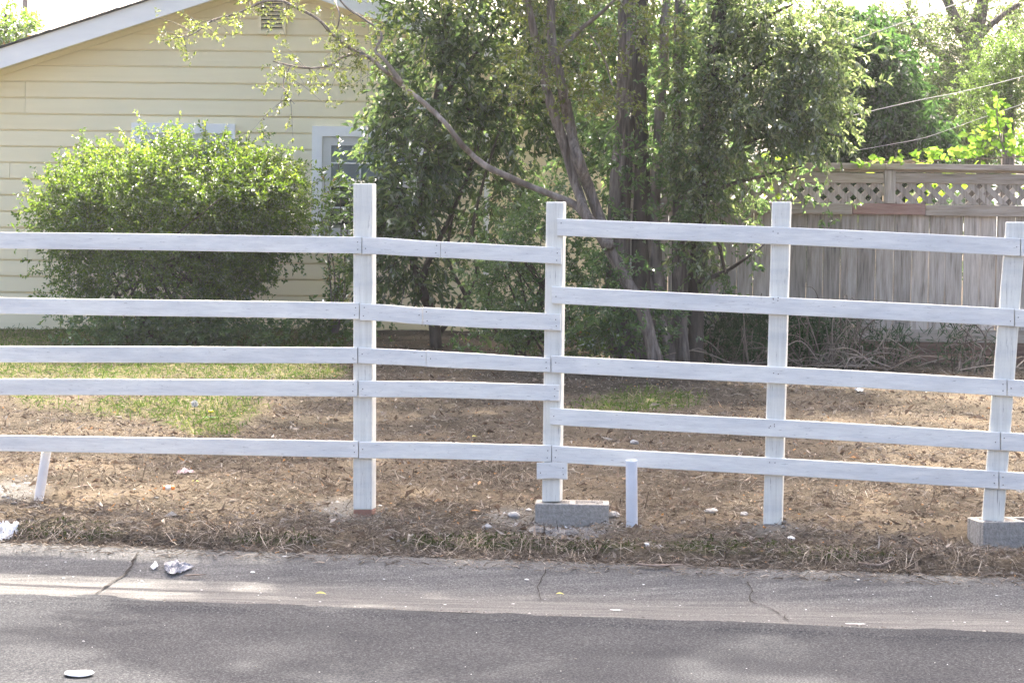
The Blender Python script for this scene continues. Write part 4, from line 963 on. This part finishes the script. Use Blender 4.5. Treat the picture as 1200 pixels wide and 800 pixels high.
# ------------------------------------------------------------------ grapevine on the board fence: every leaf its own piece
gv = empty('grapevine', (P(1120, 191, 20.9).x, 20.9, P(1120, 191, 20.9).z), 'sunlit yellow-green grapevine sprawling along the top of the board fence', 'vine')
def vine_leaf_mesh():
    pts = [(0, 0)]; n = 15
    for i in range(n):
        a = -2.55 + 5.1 * i / (n - 1); lob = 1 - .28 * abs(math.sin(a * 1.95)) ** 1.5 + (.08 if i % 2 else -.04)
        pts.append((math.sin(a) * .5 * lob, .30 + math.cos(a) * .5 * lob))
    V = [(0, .30, 0)] + [(x_, y_, .10 * abs(x_) + .03 * math.sin(9 * x_) - .12 * y_ * y_) for x_, y_ in pts[1:]] + [(0, .02, 0)]
    k = len(V) - 1; Fs = [(0, i + 1, i) for i in range(1, k - 1)] + [(0, 1, k), (0, k, k - 1)]
    me = bpy.data.meshes.new('leaf'); me.from_pydata(V, [], Fs); me.materials.append(LM['vine_one']); return me
def vine_one():
    m, out, N, L = nodes('grape_leaf'); g = N('ShaderNodeObjectInfo'); r = ramp(N, [(0, (.09, .165, .035)), (.7, (.14, .22, .055)), (1, (.21, .26, .08))]); L(g.outputs['Random'], r.inputs[0])
    d = N('ShaderNodeBsdfDiffuse'); t = N('ShaderNodeBsdfTranslucent'); L(r.outputs[0], d.inputs[0])
    mx = N('ShaderNodeMix', _data_type='RGBA', _blend_type='MULTIPLY'); mx.inputs[0].default_value = 1; L(r.outputs[0], mx.inputs[6]); mx.inputs[7].default_value = (1.75, 1.95, .95, 1); L(mx.outputs[2], t.inputs[0])
    x = N('ShaderNodeMixShader'); x.inputs[0].default_value = .6; L(d.outputs[0], x.inputs[1]); L(t.outputs[0], x.inputs[2]); L(x.outputs[0], out.inputs[0]); return m
LM['vine_one'] = vine_one(); vm = vine_leaf_mesh()
vl = []
for (cx, cy, sx, sy, n, Y) in ((1075, 186, 10, 4, 9, 20.75), (1035, 190, 8, 3, 5, 20.65), (1015, 193, 11, 5, 14, 20.62), (1053, 185, 5, 6, 8, 20.62), (1092, 181, 10, 6, 16, 20.8), (1120, 182, 16, 6, 34, 20.85), (1150, 178, 18, 8, 42, 20.9), (1165, 148, 14, 12, 44, 21.1), (1172, 126, 11, 8, 22, 21.2), (1190, 172, 14, 12, 50, 20.9), (1212, 160, 16, 16, 24, 21), (1150, 165, 14, 9, 24, 21)):
    for i in range(n):
        o = bpy.data.objects.new('leaf', vm); COL.objects.link(o); o.parent = gv
        p = P(cx + rng.normal(0, sx * .7), cy + rng.normal(0, sy * .7), Y + rng.normal(0, .08)); o.location = p - gv.location
        s_ = rng.uniform(.045, .085); o.scale = (s_, s_ * rng.uniform(.8, 1.1), s_ * rng.uniform(.8, 2.2))
        o.rotation_euler = (rng.normal(.75, .5), rng.normal(0, .5), rng.uniform(-2.2, 2.2)); vl.append(tuple(p))
arr = []
for pts_ in ([(1230, 184), (1190, 184), (1150, 186), (1110, 187), (1075, 188)], [(1180, 184), (1172, 160), (1168, 130), (1172, 112)], [(1110, 187), (1080, 190), (1053, 190), (1050, 178)], [(1075, 188), (1040, 190), (1012, 190), (1006, 196)]):
    arr.append(tube_arrays([P(x_, y_, 20.85 + .05 * math.sin(x_)) for x_, y_ in pts_], np.linspace(.008, .003, len(pts_)), 5, k=4))
V, Fq = join(arr); new_mesh('cane', V, Fq, MAT['bark'], gv, True)
# the part of the vine that hangs behind the lattice
crown(gv, rng, [pe(890, 222, 22, 9, 21.15, .1, 10), pe(1100, 226, 40, 9, 21.3, .1, 16), pe(970, 236, 26, 5, 21.3, .1, 5), pe(1180, 222, 30, 10, 21.3, .1, 6)], LM['vine'], MAT['bark'], 5, .16, .09, .08, name='foliage')

# ------------------------------------------------------------------ dry shrubs along the board fence
MAT['wisp'] = island_mat('green_wisps', [(0, (.03, .06, .025)), (.7, (.05, .09, .035)), (1, (.09, .12, .05))])
def dry_shrub(px, py, w_, h, n, label, green):
    c = G(px, py); Yd = c.y; o = empty('dry_shrub', c, label, 'shrub', 'dry shrubs along the board fence'); arr = []
    k = pxm(Yd)
    for i in range(n):
        a = rng.normal(0, .55); l = h / k * rng.uniform(.5, 1.15); b_ = c + Vector((rng.normal(0, w_ / k * .22), rng.normal(0, .08), -.02)); d_ = Vector((math.sin(a) * w_ / h, rng.normal(-.15, .3), math.cos(a))) * l
        m1 = b_ + d_ * .5 + Vector((rng.normal(0, .05), 0, rng.normal(.04, .05))); e = b_ + d_ + Vector((rng.normal(0, .10), rng.normal(0, .06), -abs(rng.normal(0, .12))))
        arr.append(tube_arrays([b_, m1, e, e + Vector((rng.normal(0, .07), rng.normal(0, .04), rng.normal(-.04, .06)))], [.0065, .005, .0038, .0015], 4, k=4))
    for i in range(n // 2):      # fallen canes
        b_ = c + Vector((rng.normal(0, w_ / k * .5), rng.normal(-.2, .15), .03)); e = b_ + Vector((rng.normal(0, .35), rng.normal(0, .1), rng.uniform(-.02, .16))); m1 = (b_ + e) / 2 + Vector((0, 0, rng.uniform(.0, .14)))
        arr.append(tube_arrays([b_, m1, e], [.005, .0045, .002], 4, k=4))
    V, Fq = join(arr); new_mesh('stems', V, Fq, MAT['dry'], o, True)['kind'] = 'stuff'
    if green:
        N_ = green; p0 = np.array(c) + np.stack([rng.normal(0, w_ / k * .45, N_), rng.normal(.05, .12, N_), rng.random(N_) * h / k * .8 + .02], -1)
        V, Fq = leaf_arrays(p0, unit(rng, N_) * np.array([.6, .4, .7]) + np.array([0, 0, .4]), unit(rng, N_), rng.uniform(.05, .13, N_), np.full(N_, .006)); new_mesh('wisps', V, Fq, MAT['wisp'], o)['kind'] = 'stuff'
for a in ((845, 428, 60, 70, 34, 'dry twiggy shrub left of the second white post from the right, touching tree roots', 900), (880, 430, 46, 80, 30, 'brown bare shrub with thin green wisps just left of the leaning white post' , 1500),
          (938, 430, 44, 76, 30, 'dry shrub with dark green haze just right of the leaning white post', 1300), (985, 432, 60, 84, 60, 'largest tangle of curling bare canes by the board fence', 700), (1040, 432, 50, 50, 26, 'low tangle of dry canes over the dark kick board', 300), (1130, 436, 44, 74, 24, 'thin dry shrub near the white post that stands on hollow block', 250)):
    dry_shrub(*a[:4], int(a[4] * .72), *a[5:])

# ------------------------------------------------------------------ ground litter, straw, grass
def scatter(n, tlo, thi, slo=-4.9, shi=2.6, power=1.0):
    t = tlo + (thi - tlo) * rng.random(n) ** power
    half = (t / math.cos(PSI)) * .215 + .3
    ctr = -t * math.sin(PSI)           # the view axis (X = 0) in street coordinates
    s = ctr - half + rng.random(n) * (2 * half + 1.4)
    X, Y = xy(s, t); return X, Y
n = 72000
X, Y = scatter(n, 11.13, 23, power=1.7); g, gr, mo, px, py = masks(X, Y)
dens = np.clip(.35 + 1.1 * fbm(X * 1.4, Y * 1.4, 61, 3) - .6 * g - .5 * gr, 0.05, 1); keep = rng.random(n) < dens; X, Y = X[keep], Y[keep]; n = len(X)
Z = ground_h(X, Y) + rng.uniform(.0, .012, n)
d = unit(rng, n) * np.array([1, 1, .35]); nr = np.array([0, 0, 1.0]) + unit(rng, n) * .55
V, Fq = leaf_arrays(np.stack([X, Y, Z], -1), d, nr, rng.gamma(1.5, .0085, n) + .005, rng.gamma(1.5, .0032, n) + .0025, .35, rng.choice([-.4, .3, .5], n)[:, None] * 1.0)
tag(new_mesh('leaf_litter', V, Fq, LM['litter']), kind='stuff')
X, Y = scatter(2600, 11.3, 20, power=1.4); g, gr, mo, px, py = masks(X, Y); k = rng.random(len(X)) > g + gr * .6; X, Y = X[k], Y[k]; n = len(X)
V, Fq = leaf_arrays(np.stack([X, Y, ground_h(X, Y) + .008], -1), unit(rng, n) * np.array([1, 1, .4]), np.array([0, 0, 1.0]) + unit(rng, n) * .7, rng.uniform(.03, .075, n), rng.uniform(.010, .022, n), .5, rng.choice([-.5, .4, .6], n)[:, None])
tag(new_mesh('fallen_leaves', V, Fq, island_mat('curled_leaf', [(0, (.10, .07, .052)), (.4, (.19, .14, .105)), (.8, (.31, .245, .19)), (1, (.5, .45, .39))], trans=.12)), kind='stuff')
def straw(name, X, Y, ln, wd, mat, up=.25, zoff=.004, curl=.5):
    n = len(X); Z = road_or_ground(X, Y) + zoff; a = rng.uniform(0, 2 * np.pi, n); el = np.abs(rng.normal(0, up, n)); L = ln * rng.gamma(4, .25, n)
    p0 = np.stack([X, Y, Z], -1); d = np.stack([np.cos(a) * np.cos(el), np.sin(a) * np.cos(el), np.sin(el)], -1); sd = np.stack([-np.sin(a), np.cos(a), rng.normal(0, .3, n)], -1)
    c = rng.normal(0, curl, n)[:, None]; W = wd * rng.uniform(.5, 1.4, n)[:, None]; L = L[:, None]; zz = np.array([0, 0, 1.0])
    p1 = p0 + d * L * .5 + sd * c * L * .15 + zz * L * .08; p2 = p0 + d * L + sd * c * L * .5 - zz * L * np.sin(el)[:, None] * .5
    side = np.cross(d, unit(rng, n)); side /= np.linalg.norm(side, axis=1)[:, None] + 1e-9
    V = np.stack([p0 - side * W, p0 + side * W, p1 - side * W, p1 + side * W, p2], 1).reshape(-1, 3); i = np.arange(n) * 5
    Fq = np.stack([np.stack([i, i + 1, i + 3], -1), np.stack([i, i + 3, i + 2], -1), np.stack([i + 2, i + 3, i + 4], -1)], 1).reshape(-1, 3)
    return tag(new_mesh(name, V, Fq, mat), kind='stuff')
X, Y = scatter(95000, 11.14, 21, power=1.7); g, gr, mo, _, _ = masks(X, Y); k = rng.random(len(X)) < np.clip(fbm(X * 2.2, Y * 2.2, 71, 3) * 2.6 - .6, .08, 1) * (1 - gr * .8) * (1 - g * .3); straw('straw_litter', X[k], Y[k], .055, .0014, LM['straw'], .25)
X, Y = scatter(8000, 11.10, 11.75, power=1.2); g, gr, mo, _, _ = masks(X, Y); k = rng.random(len(X)) > mo * .9; straw('dry_grass_bank', X[k], Y[k], .05, .0011, LM['straw'], .36, .0, .9)
X, Y = scatter(2600, 10.98, 11.16); straw('gutter_straw', X, Y, .05, .0016, LM['straw'], .1)
def drape(n):
    X, Y = scatter(n, 11.22, 11.42); g, gr, mo, _, _ = masks(X, Y); s_, t_ = st(X, Y); k = rng.random(n) < np.clip(fbm(s_ * 3, t_ * .1, 91, 3) * 3 - 1.0, .05, 1); X, Y = X[k], Y[k]; n = len(X)
    a = rng.normal(0, .45, n); d = np.stack([-VS.x * np.cos(a) + US.x * np.sin(a), -VS.y * np.cos(a) + US.y * np.sin(a), 0 * a], -1); L = rng.uniform(.07, .2, n)[:, None]; W = .0012 * rng.uniform(.5, 1.6, n)[:, None]
    P0 = np.stack([X, Y, ground_h(X, Y) + .012], -1); P1 = P0 + d * L * .5; P2 = P0 + d * L
    for q in (P1, P2): q[:, 2] = road_or_ground(q[:, 0], q[:, 1]) + rng.uniform(.004, .03, n)
    sd = np.stack([d[:, 1], -d[:, 0], 0 * a], -1); V = np.stack([P0 - sd * W, P0 + sd * W, P1 - sd * W, P1 + sd * W, P2], 1).reshape(-1, 3); i = np.arange(n) * 5
    tag(new_mesh('hanging_roots', V, np.stack([np.stack([i, i + 1, i + 3], -1), np.stack([i, i + 3, i + 2], -1), np.stack([i + 2, i + 3, i + 4], -1)], 1).reshape(-1, 3), LM['straw']), kind='stuff')
drape(3200)
# standing dead stalks
def stalks(name, spots, n, h):
    xs, ys = [], []
    for (cx, cy, rx, ry) in spots:
        for i in range(n): q = G(cx + rng.normal(0, rx), cy + rng.normal(0, ry)); xs.append(q.x); ys.append(q.y)
    X, Y = np.array(xs), np.array(ys); straw(name, X, Y, h, .0022, LM['straw'], 1.25, 0, .25)
stalks('dead_stalks', [(100, 566, 45, 6), (200, 560, 60, 8), (1080, 585, 45, 8), (1190, 560, 30, 12), (980, 580, 40, 8), (380, 566, 30, 6), (500, 566, 60, 8), (590, 566, 20, 6), (700, 600, 40, 6)], 60, .09)
# grass
X, Y = scatter(90000, 13.5, 23.6, power=1.0); g, gr, mo, px, py = masks(X, Y); k = rng.random(len(X)) < g * .95; X, Y = X[k], Y[k]
straw('grass', X, Y, .055, .0027, LM['grass'], 1.0, 0, .5)
X, Y = scatter(16000, 11.12, 11.7); g, gr, mo, px, py = masks(X, Y); k = rng.random(len(X)) < mo * .9; straw('moss', X[k], Y[k], .022, .003, LM['moss'], 1.0, 0, .5)
# pebbles and paint chips
def lumps(name, X, Y, size, mat, flat=.6):
    n = len(X); Z = road_or_ground(X, Y); base = np.array([(1, 0, 0), (-1, 0, 0), (0, 1, 0), (0, -1, 0), (0, 0, 1), (0, 0, -1)], float)
    F8 = np.array([(0, 2, 4), (2, 1, 4), (1, 3, 4), (3, 0, 4), (2, 0, 5), (1, 2, 5), (3, 1, 5), (0, 3, 5)])
    sc = size * rng.gamma(3, .33, n); V = base[None] * (1 + rng.normal(0, .25, (n, 6, 1))) * sc[:, None, None]; a = rng.uniform(0, 6.28, n); ca, sa = np.cos(a)[:, None], np.sin(a)[:, None]
    V = np.stack([V[..., 0] * ca - V[..., 1] * sa, V[..., 0] * sa + V[..., 1] * ca, V[..., 2] * flat], -1) + np.stack([X, Y, Z], -1)[:, None]
    return tag(new_mesh(name, V.reshape(-1, 3), (F8[None] + (np.arange(n) * 6)[:, None, None]).reshape(-1, 3), mat), kind='stuff')
MAT['chips'] = island_mat('pale_chips', [(0, (.14, .13, .12)), (.6, (.24, .23, .22)), (.9, (.45, .44, .43)), (1, (.75, .75, .75))])
X, Y = scatter(9000, 11.2, 13.2); g, gr, mo, px, py = masks(X, Y); k = rng.random(len(X)) < gr + .02; lumps('gravel', X[k], Y[k], .007, MAT['chips'])
MAT['whitechips'] = island_mat('white_paint_chips', [(0, (.35, .34, .33)), (1, (.8, .8, .8))])
X, Y = scatter(300, 10.2, 11.15, power=.6); lumps('white_chips', X, Y, .0042, MAT['whitechips'], .3)
X, Y = scatter(200, 8.5, 10.15); lumps('road_grit', X, Y, .0028, MAT['chips'], .5)
MAT['edgegrit'] = island_mat('edge_grit', [(0, (.06, .055, .05)), (.8, (.16, .14, .12)), (1, (.4, .38, .35))])
X, Y = scatter(500, 10.175, 10.24); lumps('gutter_edge_grit', X, Y, .004, MAT['edgegrit'], .4)

# ------------------------------------------------------------------ single stones, leaves and rubbish
def stone(px, py, rx, label, mat='stone', flat=.6, seed=0, cat='stone', name='stone', grp=None):
    c = G(px, py); bm = bmesh.new(); bmesh.ops.create_icosphere(bm, subdivisions=3, radius=1)
    r_ = rx / pxm(c.y); rg = np.random.default_rng(seed); off = rg.random(3) * 50
    for v in bm.verts:
        q = v.co; n = fbm(np.array([q.x * 1.6 + off[0] + q.z]), np.array([q.y * 1.6 + off[1] - q.z]), seed, 3)[0]
        v.co = Vector((q.x, q.y * .75, q.z * flat)) * (r_ * (.65 + .75 * n)); v.co.z += r_ * flat * .45
    o = from_bm(name, bm, MAT[mat], None, False); o.location = c; o.rotation_euler = (0, 0, rg.random() * 6); return tag(o, label, cat, grp)
stone(602, 607, 7.5, 'rounded grey stone left of the block under the middle post', seed=1)
stone(571, 620, 6, 'smaller pale stone nearest the gutter, left of the middle block', seed=2)
stone(718, 607, 8, 'grey rubble lump between the middle block and the upright pipe', seed=3)
stone(833, 601, 8, 'flat grey stone left of the post in the mortar collar', seed=4, flat=.4)
stone(872, 604, 7, 'flat pale stone touching the mortar collar on its left', seed=5, flat=.4)
stone(743, 520, 6, 'pale tan stone lying behind the upright pipe in the yard', seed=6)
stone(758, 640, 5, 'white chalky lump at the foot of the upright pipe', 'white', seed=7)
stone(772, 641, 5, 'flat white chip right of the upright pipe foot', 'white', seed=8, flat=.3)
stone(927, 633, 6, 'white lump on the bank below the leaning post', 'white', seed=9, flat=.4)
stone(1195, 612, 7, 'white lump lying in the core of the hollow block', 'white', seed=10)
bpy.data.objects['stone.009'].location.z += .15
def crumpled(px, py, rx, ry, hgt, label, mat, name, cat, seed, n=16):
    c = G(px, py); V, Fq = [], []; rg = np.random.default_rng(seed); k = pxm(c.y)
    ex, ey = rx / k, ry
    for j in range(n + 1):
        for i in range(n + 1):
            u, v = i / n * 2 - 1, j / n * 2 - 1; wob = 1 + .8 * (vnoise(np.array([math.atan2(v, u) * 1.7 + 9]), np.array([seed * 3.1]), seed)[0] - .5)
            X, Y = c.x + u * math.sqrt(1 - v * v / 2) * ex * wob, c.y + v * math.sqrt(1 - u * u / 2) * ey * wob
            z = float(road_or_ground(np.array([X]), np.array([Y]))[0]) + .006 + hgt * abs(fbm(np.array([u * 3 + v * 1.2 + 20]), np.array([v * 1.3 + seed]), seed, 3)[0] - .45) * 2.2 + hgt * .35 * max(0, 1 - u * u - v * v)
            V.append((X, Y, z))
    for j in range(n):
        for i in range(n): q = j * (n + 1) + i; Fq.append((q, q + 1, q + n + 2, q + n + 1))
    return tag(new_mesh(name, V, np.array(Fq), mat), label, cat)
MAT['bag'] = solid('grey_plastic_bag', [(.3, (.14, .14, .155)), (.6, (.24, .24, .26)), (.8, (.42, .42, .44))], (60, 12, 12), .35, .3)
crumpled(206, 668, 17, .055, .022, 'crumpled translucent grey plastic bag lying in the gutter', MAT['bag'], 'plastic_bag', 'bag', 3)
crumpled(181, 666, 4, .03, .012, 'torn white scrap beside the plastic bag in the gutter', MAT['white'], 'paper_scrap', 'scrap', 4, 8)
crumpled(8, 629, 15, .08, .05, 'crumpled white paper heap on the mossy bank edge', MAT['white'], 'crumpled_paper', 'paper', 5)
MAT['pink'] = solid('pink_paper', [(.3, (.5, .34, .34)), (.7, (.66, .5, .48))]); MAT['orange'] = solid('orange_plastic', [(.3, (.62, .19, .04)), (.7, (.72, .27, .08))], (5, 5, 5), .4)
crumpled(216, 555, 9, .03, .03, 'torn pink paper scrap on the dry leaves', MAT['pink'], 'paper_scrap', 'scrap', 6, 8)
crumpled(722, 716, 8, .014, .002, 'thin white scuff spread on the concrete gutter, right of the middle', MAT['white'], 'paper_scrap', 'scrap', 8, 8)  # whitish scuff on the concrete, drawn as a thin white sheet
crumpled(1002, 732, 11, .012, .002, 'long white scuff at the asphalt edge on the gutter', MAT['white'], 'paper_scrap', 'scrap', 9, 8)  # another pale scuff, made as a flat sheet
crumpled(1007, 458, 6, .05, .03, 'small white litter at the foot of the tangled dry shrub', MAT['white'], 'paper_scrap', 'scrap', 10, 8)
# small orange and white bottle lying on the bank
c = G(198, 580); k = pxm(c.y); bt_ = empty('small_bottle', c, 'small orange bottle with pale label lying on the dry bank', 'bottle')
def cyl(name, x0, x1, r_, mat, par):
    bm = bmesh.new(); bmesh.ops.create_cone(bm, cap_ends=True, segments=16, radius1=r_, radius2=r_, depth=x1 - x0, matrix=Matrix.Translation(((x0 + x1) / 2, 0, r_)) @ Matrix.Rotation(math.pi / 2, 4, 'Y'))
    bmesh.ops.bevel(bm, geom=[e for e in bm.edges if abs((e.verts[0].co - e.verts[1].co).x) < 1e-4], offset=r_ * .15, segments=2, affect='EDGES')
    o = from_bm(name, bm, mat, None, True); o.parent = par; return o
cyl('body', -.014, .008, .009, MAT['white'], bt_); cyl('cap', .0082, .022, .0085, MAT['orange'], bt_); cyl('base_band', -.024, -.0142, .0088, MAT['orange'], bt_); bt_.rotation_euler = (0, 0, .1); bt_.location.z += .022; bt_.scale = (1.3, 1.3, 1.3)
# white paper lid on the asphalt
c = G(92.5, 789, .004); ld = empty('disposable_plate', c, 'flat white disposable paper plate lying alone on the asphalt', 'plate'); r_ = 17.5 / pxm(c.y)
n = 40; V, Fq = [], []
prof = [(0, .003), (.55, .003), (.72, .0035), (.80, .006), (.88, .0065), (.95, .004), (1.0, .002), (.99, 0)]
for (q, zz) in prof[1:]:
    for i in range(n): a = 2 * math.pi * i / n; V.append((q * r_ * math.cos(a) * (1 + .03 * math.sin(3 * a)), q * r_ * math.sin(a), zz + .002 * math.sin(2 * a + 1) * q))
for j in range(len(prof) - 2):
    for i in range(n): Fq.append((j * n + i, (j + 1) * n + i, (j + 1) * n + (i + 1) % n, j * n + (i + 1) % n))
dsk = new_mesh('disc', V, [np.array(Fq), np.array([list(range(n))])], MAT['white'], None, True); dsk.parent = ld
# fallen leaves one can pick out
MAT['tanleaf'] = island_mat('tan_leaf', [(0, (.42, .22, .09)), (1, (.55, .33, .16))], trans=.2); MAT['yellowleaf'] = island_mat('yellow_leaf', [(0, (.55, .48, .12)), (1, (.62, .56, .2))], trans=.2)
def fallen(px, py, ln, wd, mat, label, rz):
    c = G(px, py); L_ = ln / pxm(c.y); n = 8; V, Fq = [], []
    for i in range(n + 1):
        u = i / n; wv = L_ * wd * math.sin(math.pi * min(1, u * 1.02 + .01)) ** .8
        for sg in (-1, 0, 1): V.append(((u - .5) * L_, sg * wv, .012 + .25 * abs(sg) * wv + .08 * L_ * math.sin(3 * u)))
    for i in range(n):
        for j in (0, 1): q = i * 3 + j; Fq.append((q, q + 3, q + 4, q + 1))
    o = new_mesh('fallen_leaf', V, np.array(Fq), MAT[mat]); o.location = c; o.rotation_euler = (.15, .1, rz); return tag(o, label, 'leaf', 'fallen leaves')
fallen(557, 604, 14, .17, 'tanleaf', 'orange-brown fallen leaf beside the rounded grey stone', .3)
fallen(1163, 598 - 0, 0.01 + 14, .2, 'tanleaf', 'orange leaf lying behind the hollow block', 2.8)
fallen(605, 655, 9, .25, 'tanleaf', 'rust leaf at the back of the gutter, below the middle block', 1.2)
fallen(656, 699, 10, .25, 'yellowleaf', 'yellow-tan leaf lying on the gutter crease near the thin crack', .1)
fallen(352, 594, 7, .3, 'tanleaf', 'small orange leaf on bare earth left of the post with red foot', 1.7)
fallen(229, 567, 10, .2, 'yellowleaf', 'yellow scrap of leaf between the pink paper and the bottle', .2)
fallen(376, 699, 13, .25, 'yellowleaf', 'curled yellow leaf on the gutter pan right of the plastic bag', .1)
fallen(556, 514, 8, .35, 'yellowleaf', 'pale green-yellow leaf on shaded earth seen between the lower rails', .7)
fallen(926, 600, 7, .3, 'tanleaf', 'tan leaf just right of the leaning white post', 1.2)
# twigs on the ground
def stick(pix, r_, label):
    pts_ = [G(x_, y_) + Vector((0, 0, .014)) for x_, y_ in pix]
    return tag(tube('stick', pts_, [r_ * .7] + [r_] * (len(pts_) - 2) + [r_ * .5], MAT['dry_one'], None, 7, .2, int(pix[0][0])), label, 'stick', 'fallen sticks')
MAT['dry_one'] = solid('dry_stick', [(.3, (.18, .13, .10)), (.7, (.34, .27, .22))], (30, 30, 30), .9)
stick([(745, 667), (770, 668), (800, 665)], .007, 'long dry stick along the back edge of the gutter')
stick([(1005, 666), (1030, 667), (1048, 663)], .007, 'thick dry twig on the bank edge toward the hollow block')
stick([(216, 679), (228, 678), (241, 678)], .004, 'thin stick lying behind the plastic bag in the gutter')
stick([(85, 575), (100, 572), (118, 571)], .004, 'pale straight twig right of the leaning pipe')
# dandelion
c = G(246, 492); dn = empty('dandelion', c, 'yellow dandelion flower in a rosette on the patchy lawn', 'flower')
tube('stem', [c, c + Vector((.005, 0, .05))], [.002, .002], LM['moss'], dn, 6)
bm = bmesh.new(); bmesh.ops.create_icosphere(bm, subdivisions=2, radius=.018, matrix=Matrix.Translation(c + Vector((.005, 0, .055))) @ Matrix.Diagonal((1, 1, .5, 1)))
MAT['dandelion'] = solid('dandelion_yellow', [(.3, (.75, .55, .02)), (.7, (.85, .68, .04))], (80, 80, 80)); from_bm('flower_head', bm, MAT['dandelion'], dn, True)
N_ = 14; a = np.arange(N_) * 2.4; V, Fq = leaf_arrays(np.array(c)[None] + np.zeros((N_, 3)) + np.array([0, 0, .008]), np.stack([np.cos(a), np.sin(a), np.full(N_, .35)], -1), np.tile([0, 0, 1.], (N_, 1)), np.full(N_, .055), np.full(N_, .014)); new_mesh('leaves', V, Fq, LM['under'], dn)['kind'] = 'stuff'
c = G(228, 484); pf = empty('seed_head', c, 'round white dandelion clock on a thin stem in the lawn', 'flower')
tube('stem', [c, c + Vector((0, 0, .055))], [.002, .002], LM['moss'], pf, 6)
N_ = 160; u = unit(rng, N_); V, Fq = leaf_arrays(np.array(c)[None] + np.array([0, 0, .06]) + u * .004, u, unit(rng, N_), np.full(N_, .024), np.full(N_, .004)); new_mesh('puff', V, Fq, MAT['white'], pf)['kind'] = 'stuff'

# ------------------------------------------------------------------ utility pole and wires
MAT['pole'] = solid('pole_wood', [(.3, (.20, .16, .15)), (.7, (.30, .25, .24))], (20, 20, 2)); MAT['wire'] = solid('wire', [(.3, (.36, .36, .36)), (.7, (.5, .5, .5))])
pl = empty('utility_pole', (P(29.5, 300, 45).x, 45, .66), 'brown wooden utility pole standing beyond the roof slope', 'pole')
xx = P(29.5, 0, 45).x; tube('pole_shaft', [(xx, 45, .4), (xx, 45, 4), (xx, 45, 8), (xx, 45, 9.5)], [.055, .05, .045, .045], MAT['pole'], pl, 12)
box('crossarm', xx - 1.0, xx + 1.0, 44.86, 44.94, 8.9, 9.02, MAT['pole'], pl)
def wire(pix, Ya, Yb, r_, label):
    pts_ = [P(x_, y_, Ya + (Yb - Ya) * i / (len(pix) - 1)) for i, (x_, y_) in enumerate(pix)]
    return tag(tube('overhead_wire', pts_, [r_] * len(pts_), MAT['wire'], None, 6), label, 'wire', 'overhead wires')
wire([(925, 74), (1015, 42), (1135, 0), (1200, -24), (1330, -76)], 25, 21, .005, 'thick overhead wire rising across the treetops, topmost on the fence side')
wire([(980, 140), (1070, 119), (1130, 107), (1205, 88), (1330, 52)], 25, 21, .0036, 'middle overhead wire crossing before the dark evergreen tree')
wire([(1000, 177), (1045, 169), (1085, 161), (1140, 142), (1210, 118)], 25.5, 24, .0028, 'lowest thin overhead wire just above the board fence')
wire([(20, -30), (75, 18), (140, 70), (200, 120)], 50, 50, .008, 'faint wire slanting down the white sky, left of its pair')
wire([(50, -20), (95, 25), (150, 78)], 50, 50, .008, 'faint wire slanting down the white sky, right of its pair')

# ------------------------------------------------------------------ haze volume added to imitate a pale lens-flare veil
hz = box('haze', -640, 640, -640, 640, -1.4, 14.0, None); hz['kind'] = 'stuff'
m = bpy.data.materials.new('air'); m.use_nodes = True; nt = m.node_tree; nt.nodes.clear()
pv = nt.nodes.new('ShaderNodeVolumePrincipled'); pv.inputs['Color'].default_value = (.93, .96, 1.0, 1); pv.inputs['Density'].default_value = .00044; pv.inputs['Anisotropy'].default_value = .55
mo = nt.nodes.new('ShaderNodeOutputMaterial'); nt.links.new(pv.outputs[0], mo.inputs['Volume']); hz.data.materials.append(m)
